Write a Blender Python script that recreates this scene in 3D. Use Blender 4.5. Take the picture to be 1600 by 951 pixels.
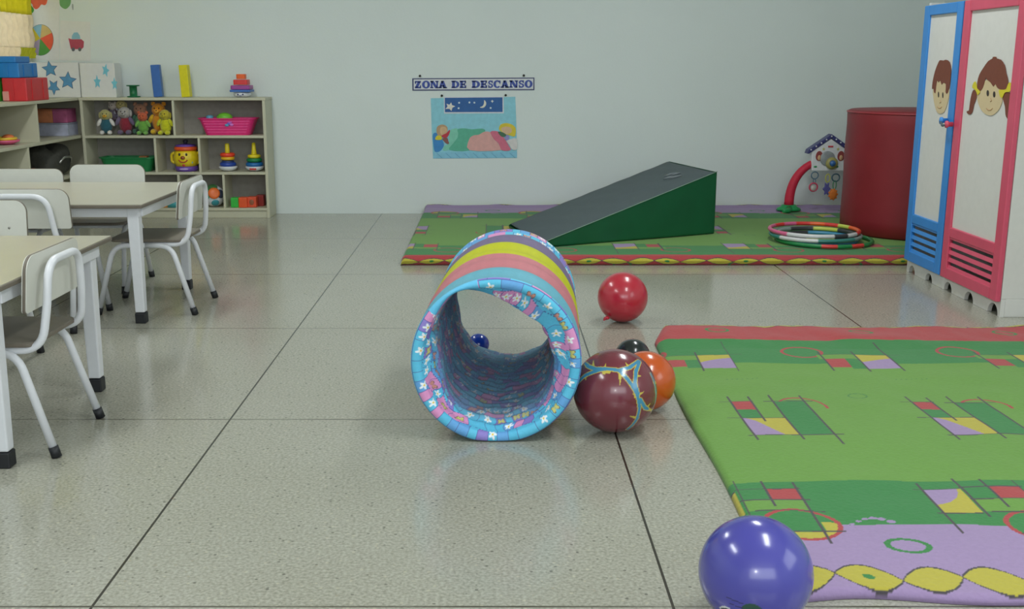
import bpy, math, random
import numpy as np
from mathutils import Vector, Matrix
random.seed(4); np.random.seed(4)
for o in list(bpy.data.objects): bpy.data.objects.remove(o)
SC = bpy.context.scene; C = SC.collection
R = math.radians; PI = math.pi
# ------------------------------------------------------------------ camera
H = 1.14; F = 1680.0; PX = 769.0; PY = 475.5; PITCH = R(12.58)
cd = bpy.data.cameras.new('camera'); cam = bpy.data.objects.new('camera', cd); C.objects.link(cam)
cam.location = (0, 0, H); cam.rotation_euler = (PI/2-PITCH, 0, 0)
cd.sensor_width = 36; cd.lens = F/1600*36; cd.shift_x = 31/1600; cd.clip_start = .05
SC.camera = cam
# ------------------------------------------------------------------ light, world, exposure
SC.view_settings.view_transform = 'Standard'; SC.view_settings.look = 'None'
SC.view_settings.gamma = 1; SC.view_settings.use_curve_mapping = False
SC.view_settings.exposure = 0.13
w = bpy.data.worlds.new('daylight'); SC.world = w; w.use_nodes = True
w.node_tree.nodes['Background'].inputs[0].default_value = (.86, .95, 1.0, 1)
w.node_tree.nodes['Background'].inputs[1].default_value = .75
def area(name, loc, rot, sx, sy, power, col=(1, 1, 1)):
    l = bpy.data.lights.new(name, 'AREA'); l.shape = 'RECTANGLE'; l.size = sx; l.size_y = sy
    l.energy = power; l.color = col
    o = bpy.data.objects.new(name, l); C.objects.link(o); o.location = loc; o.rotation_euler = rot
    return o
for (x, y) in ((-1.9, 2.2), (1.3, 2.2), (-1.9, 5.4), (1.3, 5.4)):
    area('ceiling_lamp_light', (x, y, 2.8), (0, 0, 0), .35, 1.3, 29, (.95, .99, 1))
area('rear_window_light', (.6, -1.9, 1.9), (R(82), 0, 0), 4.0, 1.6, 52, (.90, .96, 1))
area('right_window_light', (3.3, 1.2, 1.8), (0, R(82), 0), 1.3, 1.8, 16, (.88, .94, 1))
area('daylight_outside_window', (-5.2, 7.6, 2.4), (0, R(-72), 0), 1.6, 1.8, 150, (1, .97, .9))
fl = bpy.data.lights.new('camera_flash', 'SPOT'); fl.energy = 11; fl.spot_size = R(75); fl.spot_blend = .6; fl.shadow_soft_size = .02
fo = bpy.data.objects.new('camera_flash', fl); C.objects.link(fo); fo.location = (.04, -.01, H+.06); fo.rotation_euler = (PI/2-PITCH, 0, 0)

# ------------------------------------------------------------------ projection helpers (pixel of the photo -> real point on a real surface)
cp, sp = math.cos(PITCH), math.sin(PITCH)
def ray(px, py):
    a = (px-PX)/F; b = (PY-py)/F
    return Vector((a, cp+b*sp, -sp+b*cp))
def onY(px, py, Y):
    d = ray(px, py); t = Y/d.y; return Vector((d.x*t, Y, H+d.z*t))
def onX(px, py, X):
    d = ray(px, py); t = X/d.x; return Vector((X, d.y*t, H+d.z*t))
def onZ(px, py, z=0):
    d = ray(px, py); t = (z-H)/d.z; return Vector((d.x*t, d.y*t, z))

# ------------------------------------------------------------------ materials
def lin(c):
    return tuple(((v/255)/12.92 if v/255 <= .04045 else ((v/255+.055)/1.055)**2.4) for v in c)
MC = {}
def mat(name, rgb, rough=.55, var=.06, scale=30, bump=0.0, bscale=200, metal=0, coat=0, spec=.5, trans=0, sheen=0):
    if name in MC: return MC[name]
    m = bpy.data.materials.new(name); m.use_nodes = True; nt = m.node_tree; b = nt.nodes['Principled BSDF']
    c = lin(rgb)
    tc = nt.nodes.new('ShaderNodeTexCoord')
    n = nt.nodes.new('ShaderNodeTexNoise'); n.inputs['Scale'].default_value = scale; n.inputs['Detail'].default_value = 3
    nt.links.new(tc.outputs['Object'], n.inputs['Vector'])
    r = nt.nodes.new('ShaderNodeValToRGB')
    r.color_ramp.elements[0].position = .3; r.color_ramp.elements[1].position = .7
    r.color_ramp.elements[0].color = tuple(v*(1-var) for v in c)+(1,)
    r.color_ramp.elements[1].color = tuple(min(1, v*(1+var)) for v in c)+(1,)
    nt.links.new(n.outputs['Fac'], r.inputs['Fac']); nt.links.new(r.outputs['Color'], b.inputs['Base Color'])
    b.inputs['Roughness'].default_value = rough; b.inputs['Metallic'].default_value = metal
    b.inputs['Coat Weight'].default_value = coat; b.inputs['Specular IOR Level'].default_value = spec
    if sheen: b.inputs['Sheen Weight'].default_value = sheen
    if trans: b.inputs['Transmission Weight'].default_value = trans
    if bump:
        n2 = nt.nodes.new('ShaderNodeTexNoise'); n2.inputs['Scale'].default_value = bscale; n2.inputs['Detail'].default_value = 2
        nt.links.new(tc.outputs['Object'], n2.inputs['Vector'])
        bp = nt.nodes.new('ShaderNodeBump'); bp.inputs['Strength'].default_value = bump; bp.inputs['Distance'].default_value = .01
        nt.links.new(n2.outputs['Fac'], bp.inputs['Height']); nt.links.new(bp.outputs['Normal'], b.inputs['Normal'])
    MC[name] = m; return m
def colmat(name, rough=.8, bump=.15, bscale=150, coat=0, spec=.3, sheen=0):
    if name in MC: return MC[name]
    m = bpy.data.materials.new(name); m.use_nodes = True; nt = m.node_tree; b = nt.nodes['Principled BSDF']
    a = nt.nodes.new('ShaderNodeAttribute'); a.attribute_name = 'Col'
    tc = nt.nodes.new('ShaderNodeTexCoord'); n = nt.nodes.new('ShaderNodeTexNoise')
    n.inputs['Scale'].default_value = bscale; n.inputs['Detail'].default_value = 3
    nt.links.new(tc.outputs['Object'], n.inputs['Vector'])
    mp = nt.nodes.new('ShaderNodeMapRange'); mp.inputs['To Min'].default_value = .9; mp.inputs['To Max'].default_value = 1.08
    nt.links.new(n.outputs['Fac'], mp.inputs['Value'])
    mx = nt.nodes.new('ShaderNodeVectorMath'); mx.operation = 'SCALE'
    nt.links.new(a.outputs['Color'], mx.inputs[0]); nt.links.new(mp.outputs['Result'], mx.inputs['Scale'])
    nt.links.new(mx.outputs['Vector'], b.inputs['Base Color'])
    b.inputs['Roughness'].default_value = rough; b.inputs['Coat Weight'].default_value = coat
    b.inputs['Specular IOR Level'].default_value = spec; b.inputs['Coat Roughness'].default_value = .14
    if sheen: b.inputs['Sheen Weight'].default_value = sheen
    if bump:
        bp = nt.nodes.new('ShaderNodeBump'); bp.inputs['Strength'].default_value = bump; bp.inputs['Distance'].default_value = .005
        nt.links.new(n.outputs['Fac'], bp.inputs['Height']); nt.links.new(bp.outputs['Normal'], b.inputs['Normal'])
    MC[name] = m; return m

# ------------------------------------------------------------------ mesh builder
class MB:
    def __init__(s): s.v = []; s.f = []; s.m = []; s.mats = []; s.sm = []
    def mi(s, m):
        if m not in s.mats: s.mats.append(m)
        return s.mats.index(m)
    def add(s, vs, fs, m, smooth=False):
        b = len(s.v); s.v += [tuple(v) for v in vs]; k = s.mi(m)
        for f in fs: s.f.append(tuple(b+i for i in f)); s.m.append(k); s.sm.append(smooth)
        return s
    def box(s, a, b, m, M=None):
        (x0, y0, z0), (x1, y1, z1) = a, b
        vs = [Vector(p) for p in ((x0,y0,z0),(x1,y0,z0),(x1,y1,z0),(x0,y1,z0),(x0,y0,z1),(x1,y0,z1),(x1,y1,z1),(x0,y1,z1))]
        if M is not None: vs = [M @ v for v in vs]
        return s.add(vs, [(0,3,2,1),(4,5,6,7),(0,1,5,4),(1,2,6,5),(2,3,7,6),(3,0,4,7)], m)
    def prism(s, pts, off0, off1, m, smooth=False):
        """planar outline moved by off0 (back) and off1 (front)"""
        n = len(pts); o0, o1 = Vector(off0), Vector(off1)
        vs = [Vector(p)+o0 for p in pts]+[Vector(p)+o1 for p in pts]
        nrm = Vector((0, 0, 0))
        for i in range(n): nrm += Vector(pts[i]).cross(Vector(pts[(i+1) % n]))
        fwd = nrm.dot(o1-o0) > 0
        F_ = list(range(n, 2*n)); B_ = list(range(n))[::-1]
        sd = [(i, (i+1) % n, n+(i+1) % n, n+i) for i in range(n)]
        if not fwd: F_ = F_[::-1]; B_ = B_[::-1]; sd = [q[::-1] for q in sd]
        return s.add(vs, [tuple(F_), tuple(B_)]+sd, m)
    def tube(s, path, r, m, n=12, closed=False, caps=True):
        P = [Vector(p) for p in path]; k = len(P); rs = r if isinstance(r, (list, tuple)) else [r]*k
        T = []
        for i in range(k):
            if closed: t = P[(i+1) % k]-P[i-1]
            else: t = P[min(i+1, k-1)]-P[max(i-1, 0)]
            T.append(t.normalized())
        u = T[0].orthogonal().normalized(); vs = []
        for i in range(k):
            u = (u-T[i]*u.dot(T[i])).normalized(); w_ = T[i].cross(u)
            for j in range(n):
                a = 2*PI*j/n; vs.append(P[i]+(u*math.cos(a)+w_*math.sin(a))*rs[i])
        fs = []
        for i in range(k if closed else k-1):
            i2 = (i+1) % k
            for j in range(n): fs.append((i*n+j, i*n+(j+1) % n, i2*n+(j+1) % n, i2*n+j))
        if caps and not closed:
            s.add(vs, fs, m, True)
            b = len(s.v)-len(vs); kk = s.mi(m)
            s.f.append(tuple(b+j for j in range(n))[::-1]); s.m.append(kk); s.sm.append(False)
            s.f.append(tuple(b+(k-1)*n+j for j in range(n))); s.m.append(kk); s.sm.append(False)
            return s
        return s.add(vs, fs, m, True)
    def lathe(s, prof, m, n=32, o=(0, 0, 0), M=None, sx=1, sy=1):
        vs = []
        for (r, z) in prof:
            for j in range(n):
                a = 2*PI*j/n; p = Vector((o[0]+r*sx*math.cos(a), o[1]+r*sy*math.sin(a), o[2]+z))
                vs.append(M @ p if M is not None else p)
        fs = []
        for i in range(len(prof)-1):
            for j in range(n): fs.append((i*n+j, i*n+(j+1) % n, (i+1)*n+(j+1) % n, (i+1)*n+j))
        if prof[0][0] > 1e-5: fs.append(tuple(range(n))[::-1])
        if prof[-1][0] > 1e-5: fs.append(tuple((len(prof)-1)*n+j for j in range(n)))
        return s.add(vs, fs, m, True)
    def ell(s, c, r, m, nu=24, nv=14, M=None):
        c = Vector(c)
        if not isinstance(r, (list, tuple)): r = (r, r, r)
        vs = []
        for i in range(nv+1):
            t = PI*i/nv
            for j in range(nu):
                a = 2*PI*j/nu
                p = Vector((r[0]*math.sin(t)*math.cos(a), r[1]*math.sin(t)*math.sin(a), -r[2]*math.cos(t)))
                vs.append(c+(M @ p if M is not None else p))
        fs = [(i*nu+j, i*nu+(j+1) % nu, (i+1)*nu+(j+1) % nu, (i+1)*nu+j) for i in range(nv) for j in range(nu)]
        return s.add(vs, fs, m, True)
    def build(s, name, parent=None, bevel=0, seg=2):
        me = bpy.data.meshes.new(name); me.from_pydata(s.v, [], s.f)
        for m in s.mats: me.materials.append(m)
        me.polygons.foreach_set('material_index', s.m); me.polygons.foreach_set('use_smooth', s.sm); me.update()
        o = bpy.data.objects.new(name, me); C.objects.link(o)
        if parent is not None: o.parent = parent
        if bevel:
            b = o.modifiers.new('bevel', 'BEVEL'); b.width = bevel; b.segments = seg; b.limit_method = 'ANGLE'; b.angle_limit = R(40)
            b.harden_normals = False
        return o
def tag(o, label, cat, group=None):
    o['label'] = label; o['category'] = cat
    if group: o['group'] = group
    return o
def thing(name, label, cat, loc=(0, 0, 0), rz=0, group=None, rot=None):
    o = bpy.data.objects.new(name, None); C.objects.link(o); o.location = loc
    o.rotation_euler = rot if rot else (0, 0, rz); o.empty_display_size = .05
    return tag(o, label, cat, group)
def struct(o): o['kind'] = 'structure'; return o
def copy_tree(o, parent=None):
    c = o.copy(); C.objects.link(c); c.parent = parent
    for ch in list(o.children): copy_tree(ch, c)
    return c
def fillet(pts, r, k=6):
    P = [Vector(p) for p in pts]; out = [P[0]]
    rr = r if isinstance(r, (list, tuple)) else [r]*(len(P)-2)
    for i in range(1, len(P)-1):
        a = (P[i-1]-P[i]); b = (P[i+1]-P[i]); d = min(rr[i-1], a.length*.49, b.length*.49)
        p0 = P[i]+a.normalized()*d; p1 = P[i]+b.normalized()*d
        for j in range(k+1):
            t = j/k; out.append(p0*(1-t)**2+P[i]*2*t*(1-t)+p1*t*t)
    out.append(P[-1]); return out
def smoothclosed(pts, sub=4):
    n = len(pts); out = []; P = [Vector(p) for p in pts]
    for i in range(n):
        p0, p1, p2, p3 = P[i-1], P[i], P[(i+1) % n], P[(i+2) % n]
        for j in range(sub):
            t = j/sub
            out.append(.5*((2*p1)+(p2-p0)*t+(2*p0-5*p1+4*p2-p3)*t*t+(3*p1-p0-3*p2+p3)*t**3))
    return out
def rrect(w, h, rt, rb=None, k=6):
    """rounded rectangle outline in 2D, centre at 0; rt top corner radius, rb bottom"""
    rb = rt if rb is None else rb; out = []
    for (cx, cy, r, a0) in ((w/2-rt, h/2-rt, rt, 0), (-w/2+rt, h/2-rt, rt, 90), (-w/2+rb, -h/2+rb, rb, 180), (w/2-rb, -h/2+rb, rb, 270)):
        for j in range(k+1):
            a = R(a0+90*j/k); out.append((cx+r*math.cos(a), cy+r*math.sin(a)))
    return out
def gridmesh(name, P, Cc, m, parent=None, closed_u=False, closed_v=False, capbottom=False):
    ny, nx = P.shape[:2]
    me = bpy.data.meshes.new(name)
    idx = np.arange(ny*nx).reshape(ny, nx)
    ii = idx if not closed_u else np.concatenate([idx, idx[:, :1]], 1)
    if closed_v: ii = np.concatenate([ii, ii[:1]], 0)
    q = np.stack([ii[:-1, :-1], ii[:-1, 1:], ii[1:, 1:], ii[1:, :-1]], -1).reshape(-1, 4)
    nf = len(q); faces_tot = nf
    me.vertices.add(ny*nx); me.vertices.foreach_set('co', P.reshape(-1).astype(np.float32))
    loops = q.reshape(-1)
    starts = np.arange(nf)*4
    if capbottom:
        ring = np.concatenate([idx[0, :], idx[1:, -1], idx[-1, -2::-1], idx[-2:0:-1, 0]])[::-1]
        loops = np.concatenate([loops, ring]); starts = np.concatenate([starts, [nf*4]]); faces_tot += 1
    me.loops.add(len(loops)); me.loops.foreach_set('vertex_index', loops.astype(np.int32))
    me.polygons.add(faces_tot); me.polygons.foreach_set('loop_start', starts.astype(np.int32))
    try:
        tot = np.full(faces_tot, 4, np.int32)
        if capbottom: tot[-1] = len(ring)
        me.polygons.foreach_set('loop_total', tot)
    except Exception: pass
    me.update(calc_edges=True); me.validate()
    me.polygons.foreach_set('use_smooth', np.ones(len(me.polygons), bool))
    ca = me.color_attributes.new('Col', 'FLOAT_COLOR', 'POINT')
    c4 = np.ones((ny*nx, 4), np.float32); c4[:, :3] = Cc.reshape(-1, 3); ca.data.foreach_set('color', c4.reshape(-1))
    me.materials.append(m); me.update()
    o = bpy.data.objects.new(name, me); C.objects.link(o)
    if parent is not None: o.parent = parent
    return o
def segd(X, Y, ax, ay, bx, by):
    dx, dy = bx-ax, by-ay; L = dx*dx+dy*dy+1e-12
    t = np.clip(((X-ax)*dx+(Y-ay)*dy)/L, 0, 1)
    return np.hypot(X-ax-t*dx, Y-ay-t*dy)
def vnoise(X, Y, seed=0):
    """smooth value noise"""
    rs = np.random.RandomState(seed); T = rs.rand(64, 64)
    xi = np.floor(X).astype(int); yi = np.floor(Y).astype(int); fx = X-xi; fy = Y-yi
    fx = fx*fx*(3-2*fx); fy = fy*fy*(3-2*fy)
    g = lambda a, b: T[a % 64, b % 64]
    return (g(xi, yi)*(1-fx)+g(xi+1, yi)*fx)*(1-fy)+(g(xi, yi+1)*(1-fx)+g(xi+1, yi+1)*fx)*fy

# ------------------------------------------------------------------ room shell
XL, XR, YB, YF, ZC = -3.5, 3.4, 8.38, -2.0, 2.9
TX, TY, TS = .390, 2.12, 1.2525
def floor_material():
    m = bpy.data.materials.new('polished_terrazzo'); m.use_nodes = True; nt = m.node_tree; b = nt.nodes['Principled BSDF']
    N = nt.nodes; Lk = nt.links
    tc = N.new('ShaderNodeTexCoord')
    def noise(sc, det=4):
        n = N.new('ShaderNodeTexNoise'); n.inputs['Scale'].default_value = sc; n.inputs['Detail'].default_value = det
        Lk.new(tc.outputs['Object'], n.inputs['Vector']); return n
    def ramp(src, stops):
        r = N.new('ShaderNodeValToRGB'); e = r.color_ramp.elements
        while len(e) < len(stops): e.new(.5)
        for k, (p, c) in enumerate(stops): e[k].position = p; e[k].color = tuple(c)+(1,)
        Lk.new(src, r.inputs['Fac']); return r
    def mix(fac, a, bb, mode='MIX'):
        x = N.new('ShaderNodeMix'); x.data_type = 'RGBA'; x.blend_type = mode
        if isinstance(fac, float): x.inputs[0].default_value = fac
        else: Lk.new(fac, x.inputs[0])
        for s_, v in ((6, a), (7, bb)):
            if isinstance(v, tuple): x.inputs[s_].default_value = v+(1,)
            else: Lk.new(v, x.inputs[s_])
        return x.outputs[2]
    base = ramp(noise(1.6, 3).outputs['Fac'], [(.3, lin((156, 155, 140))), (.7, lin((167, 167, 155)))])
    fine = ramp(noise(120, 5).outputs['Fac'], [(.32, lin((118, 116, 104))), (.5, lin((158, 157, 143))), (.68, lin((186, 184, 170)))])
    c = mix(.55, base.outputs[0], fine.outputs[0])
    vor = N.new('ShaderNodeTexVoronoi'); vor.inputs['Scale'].default_value = 88; vor.inputs['Randomness'].default_value = 1
    Lk.new(tc.outputs['Object'], vor.inputs['Vector'])
    sep = N.new('ShaderNodeSeparateColor'); Lk.new(vor.outputs['Color'], sep.inputs[0])
    def cmpn(src, op, val):
        x = N.new('ShaderNodeMath'); x.operation = op; Lk.new(src, x.inputs[0]); x.inputs[1].default_value = val; return x.outputs[0]
    def mul(a, bb):
        x = N.new('ShaderNodeMath'); x.operation = 'MULTIPLY'; Lk.new(a, x.inputs[0]); Lk.new(bb, x.inputs[1]); return x.outputs[0]
    chip = cmpn(vor.outputs['Distance'], 'LESS_THAN', .34)
    c = mix(mul(chip, mul(cmpn(sep.outputs[0], 'GREATER_THAN', .88), cmpn(sep.outputs[2], 'MULTIPLY', .7))), c, lin((84, 82, 74)))
    c = mix(mul(chip, mul(cmpn(sep.outputs[1], 'GREATER_THAN', .85), cmpn(sep.outputs[2], 'MULTIPLY', .45))), c, lin((200, 192, 168)))
    # divider strips
    sx = N.new('ShaderNodeSeparateXYZ'); Lk.new(tc.outputs['Object'], sx.inputs[0])
    def strip(out, off, wd):
        a = N.new('ShaderNodeMath'); a.operation = 'SUBTRACT'; Lk.new(out, a.inputs[0]); a.inputs[1].default_value = off-TS/2
        d = N.new('ShaderNodeMath'); d.operation = 'FLOORED_MODULO'; Lk.new(a.outputs[0], d.inputs[0]); d.inputs[1].default_value = TS
        e = N.new('ShaderNodeMath'); e.operation = 'SUBTRACT'; Lk.new(d.outputs[0], e.inputs[0]); e.inputs[1].default_value = TS/2
        f = N.new('ShaderNodeMath'); f.operation = 'ABSOLUTE'; Lk.new(e.outputs[0], f.inputs[0])
        return cmpn(f.outputs[0], 'LESS_THAN', wd)
    c = mix(strip(sx.outputs[0], TX, .0032), c, lin((52, 48, 40)))
    c = mix(mul(strip(sx.outputs[1], TY, .0035), cmpn(noise(3).outputs['Fac'], 'MULTIPLY', 1.5)), c, lin((70, 66, 54)))
    Lk.new(c, b.inputs['Base Color'])
    rr = N.new('ShaderNodeMapRange'); rr.inputs['To Min'].default_value = .11; rr.inputs['To Max'].default_value = .22
    Lk.new(noise(5).outputs['Fac'], rr.inputs['Value']); Lk.new(rr.outputs[0], b.inputs['Roughness'])
    b.inputs['Specular IOR Level'].default_value = .6
    bp = N.new('ShaderNodeBump'); bp.inputs['Strength'].default_value = .03; bp.inputs['Distance'].default_value = .01
    Lk.new(noise(9, 2).outputs['Fac'], bp.inputs['Height']); Lk.new(bp.outputs['Normal'], b.inputs['Normal'])
    return m
wallm = mat('grey_green_wall_paint', (218, 227, 224), .45, .015, 2.0, .05, 60)
ceilm = mat('white_ceiling_paint', (225, 225, 220), .8)
struct(MB().box((XL-.2, YF, -.1), (XR+.2, YB+.2, 0), floor_material()).build('floor'))
struct(MB().box((XL-.2, YB, 0), (XR+.2, YB+.2, ZC), wallm).build('wall_back'))
struct(MB().box((XR, YF, 0), (XR+.2, YB, ZC), wallm).build('wall_right'))
struct(MB().box((XL-.2, YF, ZC), (XR+.2, YB+.2, ZC+.1), ceilm).build('ceiling'))
WY0, WY1, WZ0, WZ1 = 6.9, 8.28, 1.18, 2.3
lw = MB()
lw.box((XL-.2, YF, 0), (XL, YB, WZ0), wallm); lw.box((XL-.2, YF, WZ1), (XL, YB, ZC), wallm)
lw.box((XL-.2, YF, WZ0), (XL, WY0, WZ1), wallm); lw.box((XL-.2, WY1, WZ0), (XL, YB, WZ1), wallm)
struct(lw.build('wall_left'))
whitep = mat('white_gloss_paint', (226, 228, 232), .3, .02)
wf = MB()
for a, b in (((WY0, WZ0), (WY0+.04, WZ1)), ((WY1-.04, WZ0), (WY1, WZ1)), ((WY0+.04, WZ0), (WY1-.04, WZ0+.04)), ((WY0+.04, WZ1-.04), (WY1-.04, WZ1)), ((7.57, WZ0+.04), (7.61, WZ1-.04))):
    wf.box((XL-.14, a[0], a[1]), (XL-.09, b[0], b[1]), whitep)
wn = struct(wf.build('window_1', bevel=.004))
gl = mat('window_glass', (240, 248, 248), .02, 0, trans=1)
MB().box((XL-.118, WY0+.04, WZ0+.04), (XL-.112, WY1-.04, WZ1-.04), gl).build('pane', wn)

# ------------------------------------------------------------------ foam mats covered with quilts
def K(r, g, b): return np.array(lin((r, g, b)))
cLG, cDG, cRED, cPUR, cYEL, cLINE = K(100, 146, 58), K(50, 124, 62), K(166, 62, 64), K(153, 131, 170), K(176, 166, 60), K(72, 66, 70)
def quilt(u, v, purple_wave=(.004, .135), red_wave=(2.385, 2.44), per=.665):
    """printed pattern, v=0 at the purple edge, v=2.44 at the red edge"""
    col = np.zeros(u.shape+(3,)); n = (vnoise(u*7, v*7, 3)-.5)*.012; vv = v+n
    col[:] = cLG
    def put(mk, c): col[mk] = c
    put(vv < .645, cDG); put(vv < .355, cPUR); put(vv > 1.84, cDG); put(vv > 2.165, cRED)
    lw_ = .0035
    def rect(u0, u1, v0, v1, c): put((uu > u0) & (uu < u1) & (vv > v0) & (vv < v1), c)
    def line(a, b, c_, d, wd=lw_, c=cLINE): put(segd(uu, vv, a, b, c_, d) < wd, c)
    def ring(cx, cy, rx, ry, wd, c, half=None):
        q = np.hypot((uu-cx)/rx, (vv-cy)/ry); mk = np.abs(q-1) < wd/min(rx, ry)
        if half == 'top': mk &= vv > cy-.2*ry
        put(mk, c)
    # middle squares
    uu = np.mod(u-.10, per)+.0
    rect(.08, .155, 1.275, 1.36, cRED); rect(.08, .155, 1.19, 1.275, cDG)
    ring(.33, 1.30, .085, .09, .005, cRED, 'top')
    rect(.235, .35, 1.02, 1.35, cDG)
    rect(.08, .235, 1.02, 1.19, cYEL)
    put((uu > .08) & (uu < .235) & (vv > 1.02) & (vv < 1.19) & (vv-1.02 < .17-(uu-.08)*1.35+.03*np.sin((uu-.08)*40)), cPUR)
    for x, a, b in ((.08, .98, 1.42), (.155, 1.16, 1.41), (.235, .98, 1.42), (.35, .94, 1.42)): line(x, a, x, b)
    for y, a, b in ((1.36, .04, .16), (1.355, .2, .38), (1.19, .03, .235), (1.02, .06, .38)): line(a, y, b, y, .003)
    # far squares
    uu = np.mod(u+.02, per+.015)
    ring(.0+.68-.05, 2.0, .085, .075, .006, cRED); ring(.63-.68, 2.0, .085, .075, .006, cRED)
    rect(0, .165, 1.90, 1.96, cLG); rect(.02, .105, 1.80, 1.90, cRED); rect(.105, .165, 1.78, 1.90, cDG)
    rect(.165, .305, 1.775, 1.96, cYEL)
    put((uu > .165) & (uu < .305) & (vv > 1.775) & (vv < 1.86+.05*np.sin((uu-.165)*11)), cPUR)
    for x, a, b in ((.02, 1.76, 2.0), (.165, 1.74, 2.0), (.305, 1.74, 2.13)): line(x, a, x, b)
    line(0, 1.96, .36, 1.96, .002)
    # near squares
    uu = np.mod(u-.01, per-.01)
    rect(-.1, .17, .44, .605, cDG); rect(.09, .185, .52, .60, cRED); rect(.01, .18, .44, .52, cLG); 
    e = np.hypot((uu-.135)/.10, (vv-.355)/.088)
    put((e < 1) & (vv < .37), cYEL); put((e < 1) & (vv >= .37), cDG); put((e < 1.05) & (uu < .19) & (vv > .31) & (vv < .44), cDG)
    put(np.abs(e-1) < .07, cRED)
    for x, a, b in ((.01, .41, .66), (.09, .47, .65), (.182, .25, .64)): line(x, a, x, b)
    for y, a, b in ((.60, 0, .19), (.52, 0, .2), (.44, .03, .22), (.315, .05, .24)): line(a, y, b, y, .003)
    rect(.545, .665, .43, .59, cYEL)
    put((uu > .545) & (uu < .665) & (vv > .43) & (vv < .59) & (np.hypot(uu-.53, vv-.60) < .115), cPUR)
    for x, a, b in ((.545, .3, .63), (.665, .4, .64)): line(x, a, x, b)
    line(.52, .59, .66, .59, .003); line(.53, .43, .66, .43, .003)
    # single marks
    uu = np.mod(u-.05, .72)
    q = np.hypot((uu-.62)/.034, (vv-1.43)/.028); put(np.abs(q-1) < .09, K(60, 120, 56))
    uu = np.mod(u, .67)
    q = np.hypot((uu-.385)/.052, (vv-.235)/.036); put(np.abs(q-1) < .16, cDG)
    for k in range(6): put(np.hypot(uu-.28-.022*k, (vv-.36-.035*math.sin(k*.55))*1.4) < .008+.001*k, cPUR)
    q = np.hypot((uu-.30)/.05, (vv-2.30)/.035); put(np.abs(q-1) < .14, cDG)
    for k in range(7): put(np.hypot(uu-.22-.02*k, vv-1.63+.004*math.sin(k*3)) < .004, K(64, 120, 60))
    # leaf borders
    for (a, b), cin in ((purple_wave, cPUR), (red_wave, cRED)):
        cen = (a+b)/2; amp = (b-a)/2; ph = u/.152; cell = np.floor(ph).astype(int); t = ph-cell
        big = .85+.15*((cell*37+11) % 5)/4.
        slant = np.where(cell % 2 == 0, 1, -1)*(t-.5)*amp*.5
        hgt = amp*big*np.sin(PI*t)**.8
        d = np.abs(v-cen-slant)-hgt
        zone = (v > a-.02) & (v < b+.02)
        put(zone & (d < 0), cYEL); put(zone & (np.abs(d) < .0035) & (amp > .01), cLINE)
        put(zone & (cell % 3 == 1) & (np.hypot((t-.5)*.152, v-cen-slant) < .014), cDG)
    # soft ageing of the print
    col *= (1+.06*(vnoise(u*2.3, v*2.3, 5)-.5))[..., None]
    return col
qm = colmat('quilted_cotton', .85, .35, 90, sheen=.15)
# front comforter
nx, ny = 620, 640
u = np.linspace(0, 2.45, nx); v = np.linspace(0, 2.44, ny)
U, V = np.meshgrid(u, v)
edge = np.minimum.reduce([U, 2.45-U, V, 2.44-V])
Yw = 2.133+V*.991
left = .636+.012*np.clip((Yw-2.6), 0, 9)+.028*np.clip((Yw-3.6), 0, 9)**1.5+.006*np.sin(Yw*5)
Xw = left+U*(2.9-left)/2.45
corner = np.clip(1-np.hypot(U-0, 2.44-V)/.22, 0, 1)
Xw += corner*.05; Yw = Yw-corner*.03+.012*np.sin(U*9)*np.clip(1-V/.3, 0, 1)*1.2+.012*(vnoise(U*5, V*5, 9)-.5)
hz = .020*np.sqrt(1-(1-np.clip(edge/.022, 0, 1))**2)
puff = (.006*vnoise(U*3, V*3, 1)+.004*vnoise(U*9, V*9, 2))*np.clip(edge/.05, 0, 1)
wr = np.clip((V-2.05)/.15, 0, 1)*np.clip(edge/.03, 0, 1)
puff += wr*(.016*vnoise(U*6+V*3, V*5, 6)+.006*vnoise(U*18, V*10, 7))
cornh = np.clip(1-np.hypot(U-.1, V-2.3)/.3, 0, 1)*.012*np.clip(edge/.05, 0, 1)
Z = .0015+hz+puff+cornh
P = np.stack([Xw, Yw, Z], -1)
o = gridmesh('play_quilt', P, quilt(U, V), qm, capbottom=True)
tag(o, 'green, red and purple patchwork quilt spread flat on the floor in the right foreground', 'quilt')
# back foam mat with the same quilt
nx, ny = 680, 420
path = []   # (y, z, v)
MT = .056
ss = np.linspace(0, 1, ny); Ltop = 8.30-6.165
prof = [(8.352, .006, .0), (8.352, MT+.014, .012), (8.33, MT+.018, .03), (8.27, MT+.003, .09), (8.15, MT, .21), (6.205, MT, 2.155), (6.165, MT-.004, 2.2), (6.148, MT-.016, 2.222), (6.14, MT/2, 2.25), (6.147, .012, 2.28), (6.16, .001, 2.30)]
pr = np.array(prof); seg = np.concatenate([[0], np.cumsum(np.hypot(np.diff(pr[:, 0]), np.diff(pr[:, 1])))])
tt = np.concatenate([np.linspace(0, seg[4], 46), np.linspace(seg[4], seg[5], 321)[1:], np.linspace(seg[5], seg[-1], 55)[1:]])
yy = np.interp(tt, seg, pr[:, 0]); zz = np.interp(tt, seg, pr[:, 1]); vvv = np.interp(tt, seg, pr[:, 2])
u = np.linspace(0, 3.75, nx)
U, V = np.meshgrid(u, vvv); YY, _ = np.meshgrid(yy, u, indexing='ij'); ZZ, _ = np.meshgrid(zz, u, indexing='ij')
e2 = np.clip(np.minimum(U, 3.75-U)/.03, 0, 1); rd = np.sqrt(1-(1-e2)**2)
Zm = .001+(ZZ-.001)*rd
Zm += .004*(vnoise(U*4, V*4, 8)-.5)*(ZZ > MT-.003)*e2
Zm += np.clip((.03-V)/.03, 0, 1)*.012*np.sin(U*13)*(ZZ > .05)*rd
XX = -.532+U
P = np.stack([XX, YY, Zm], -1)
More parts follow.
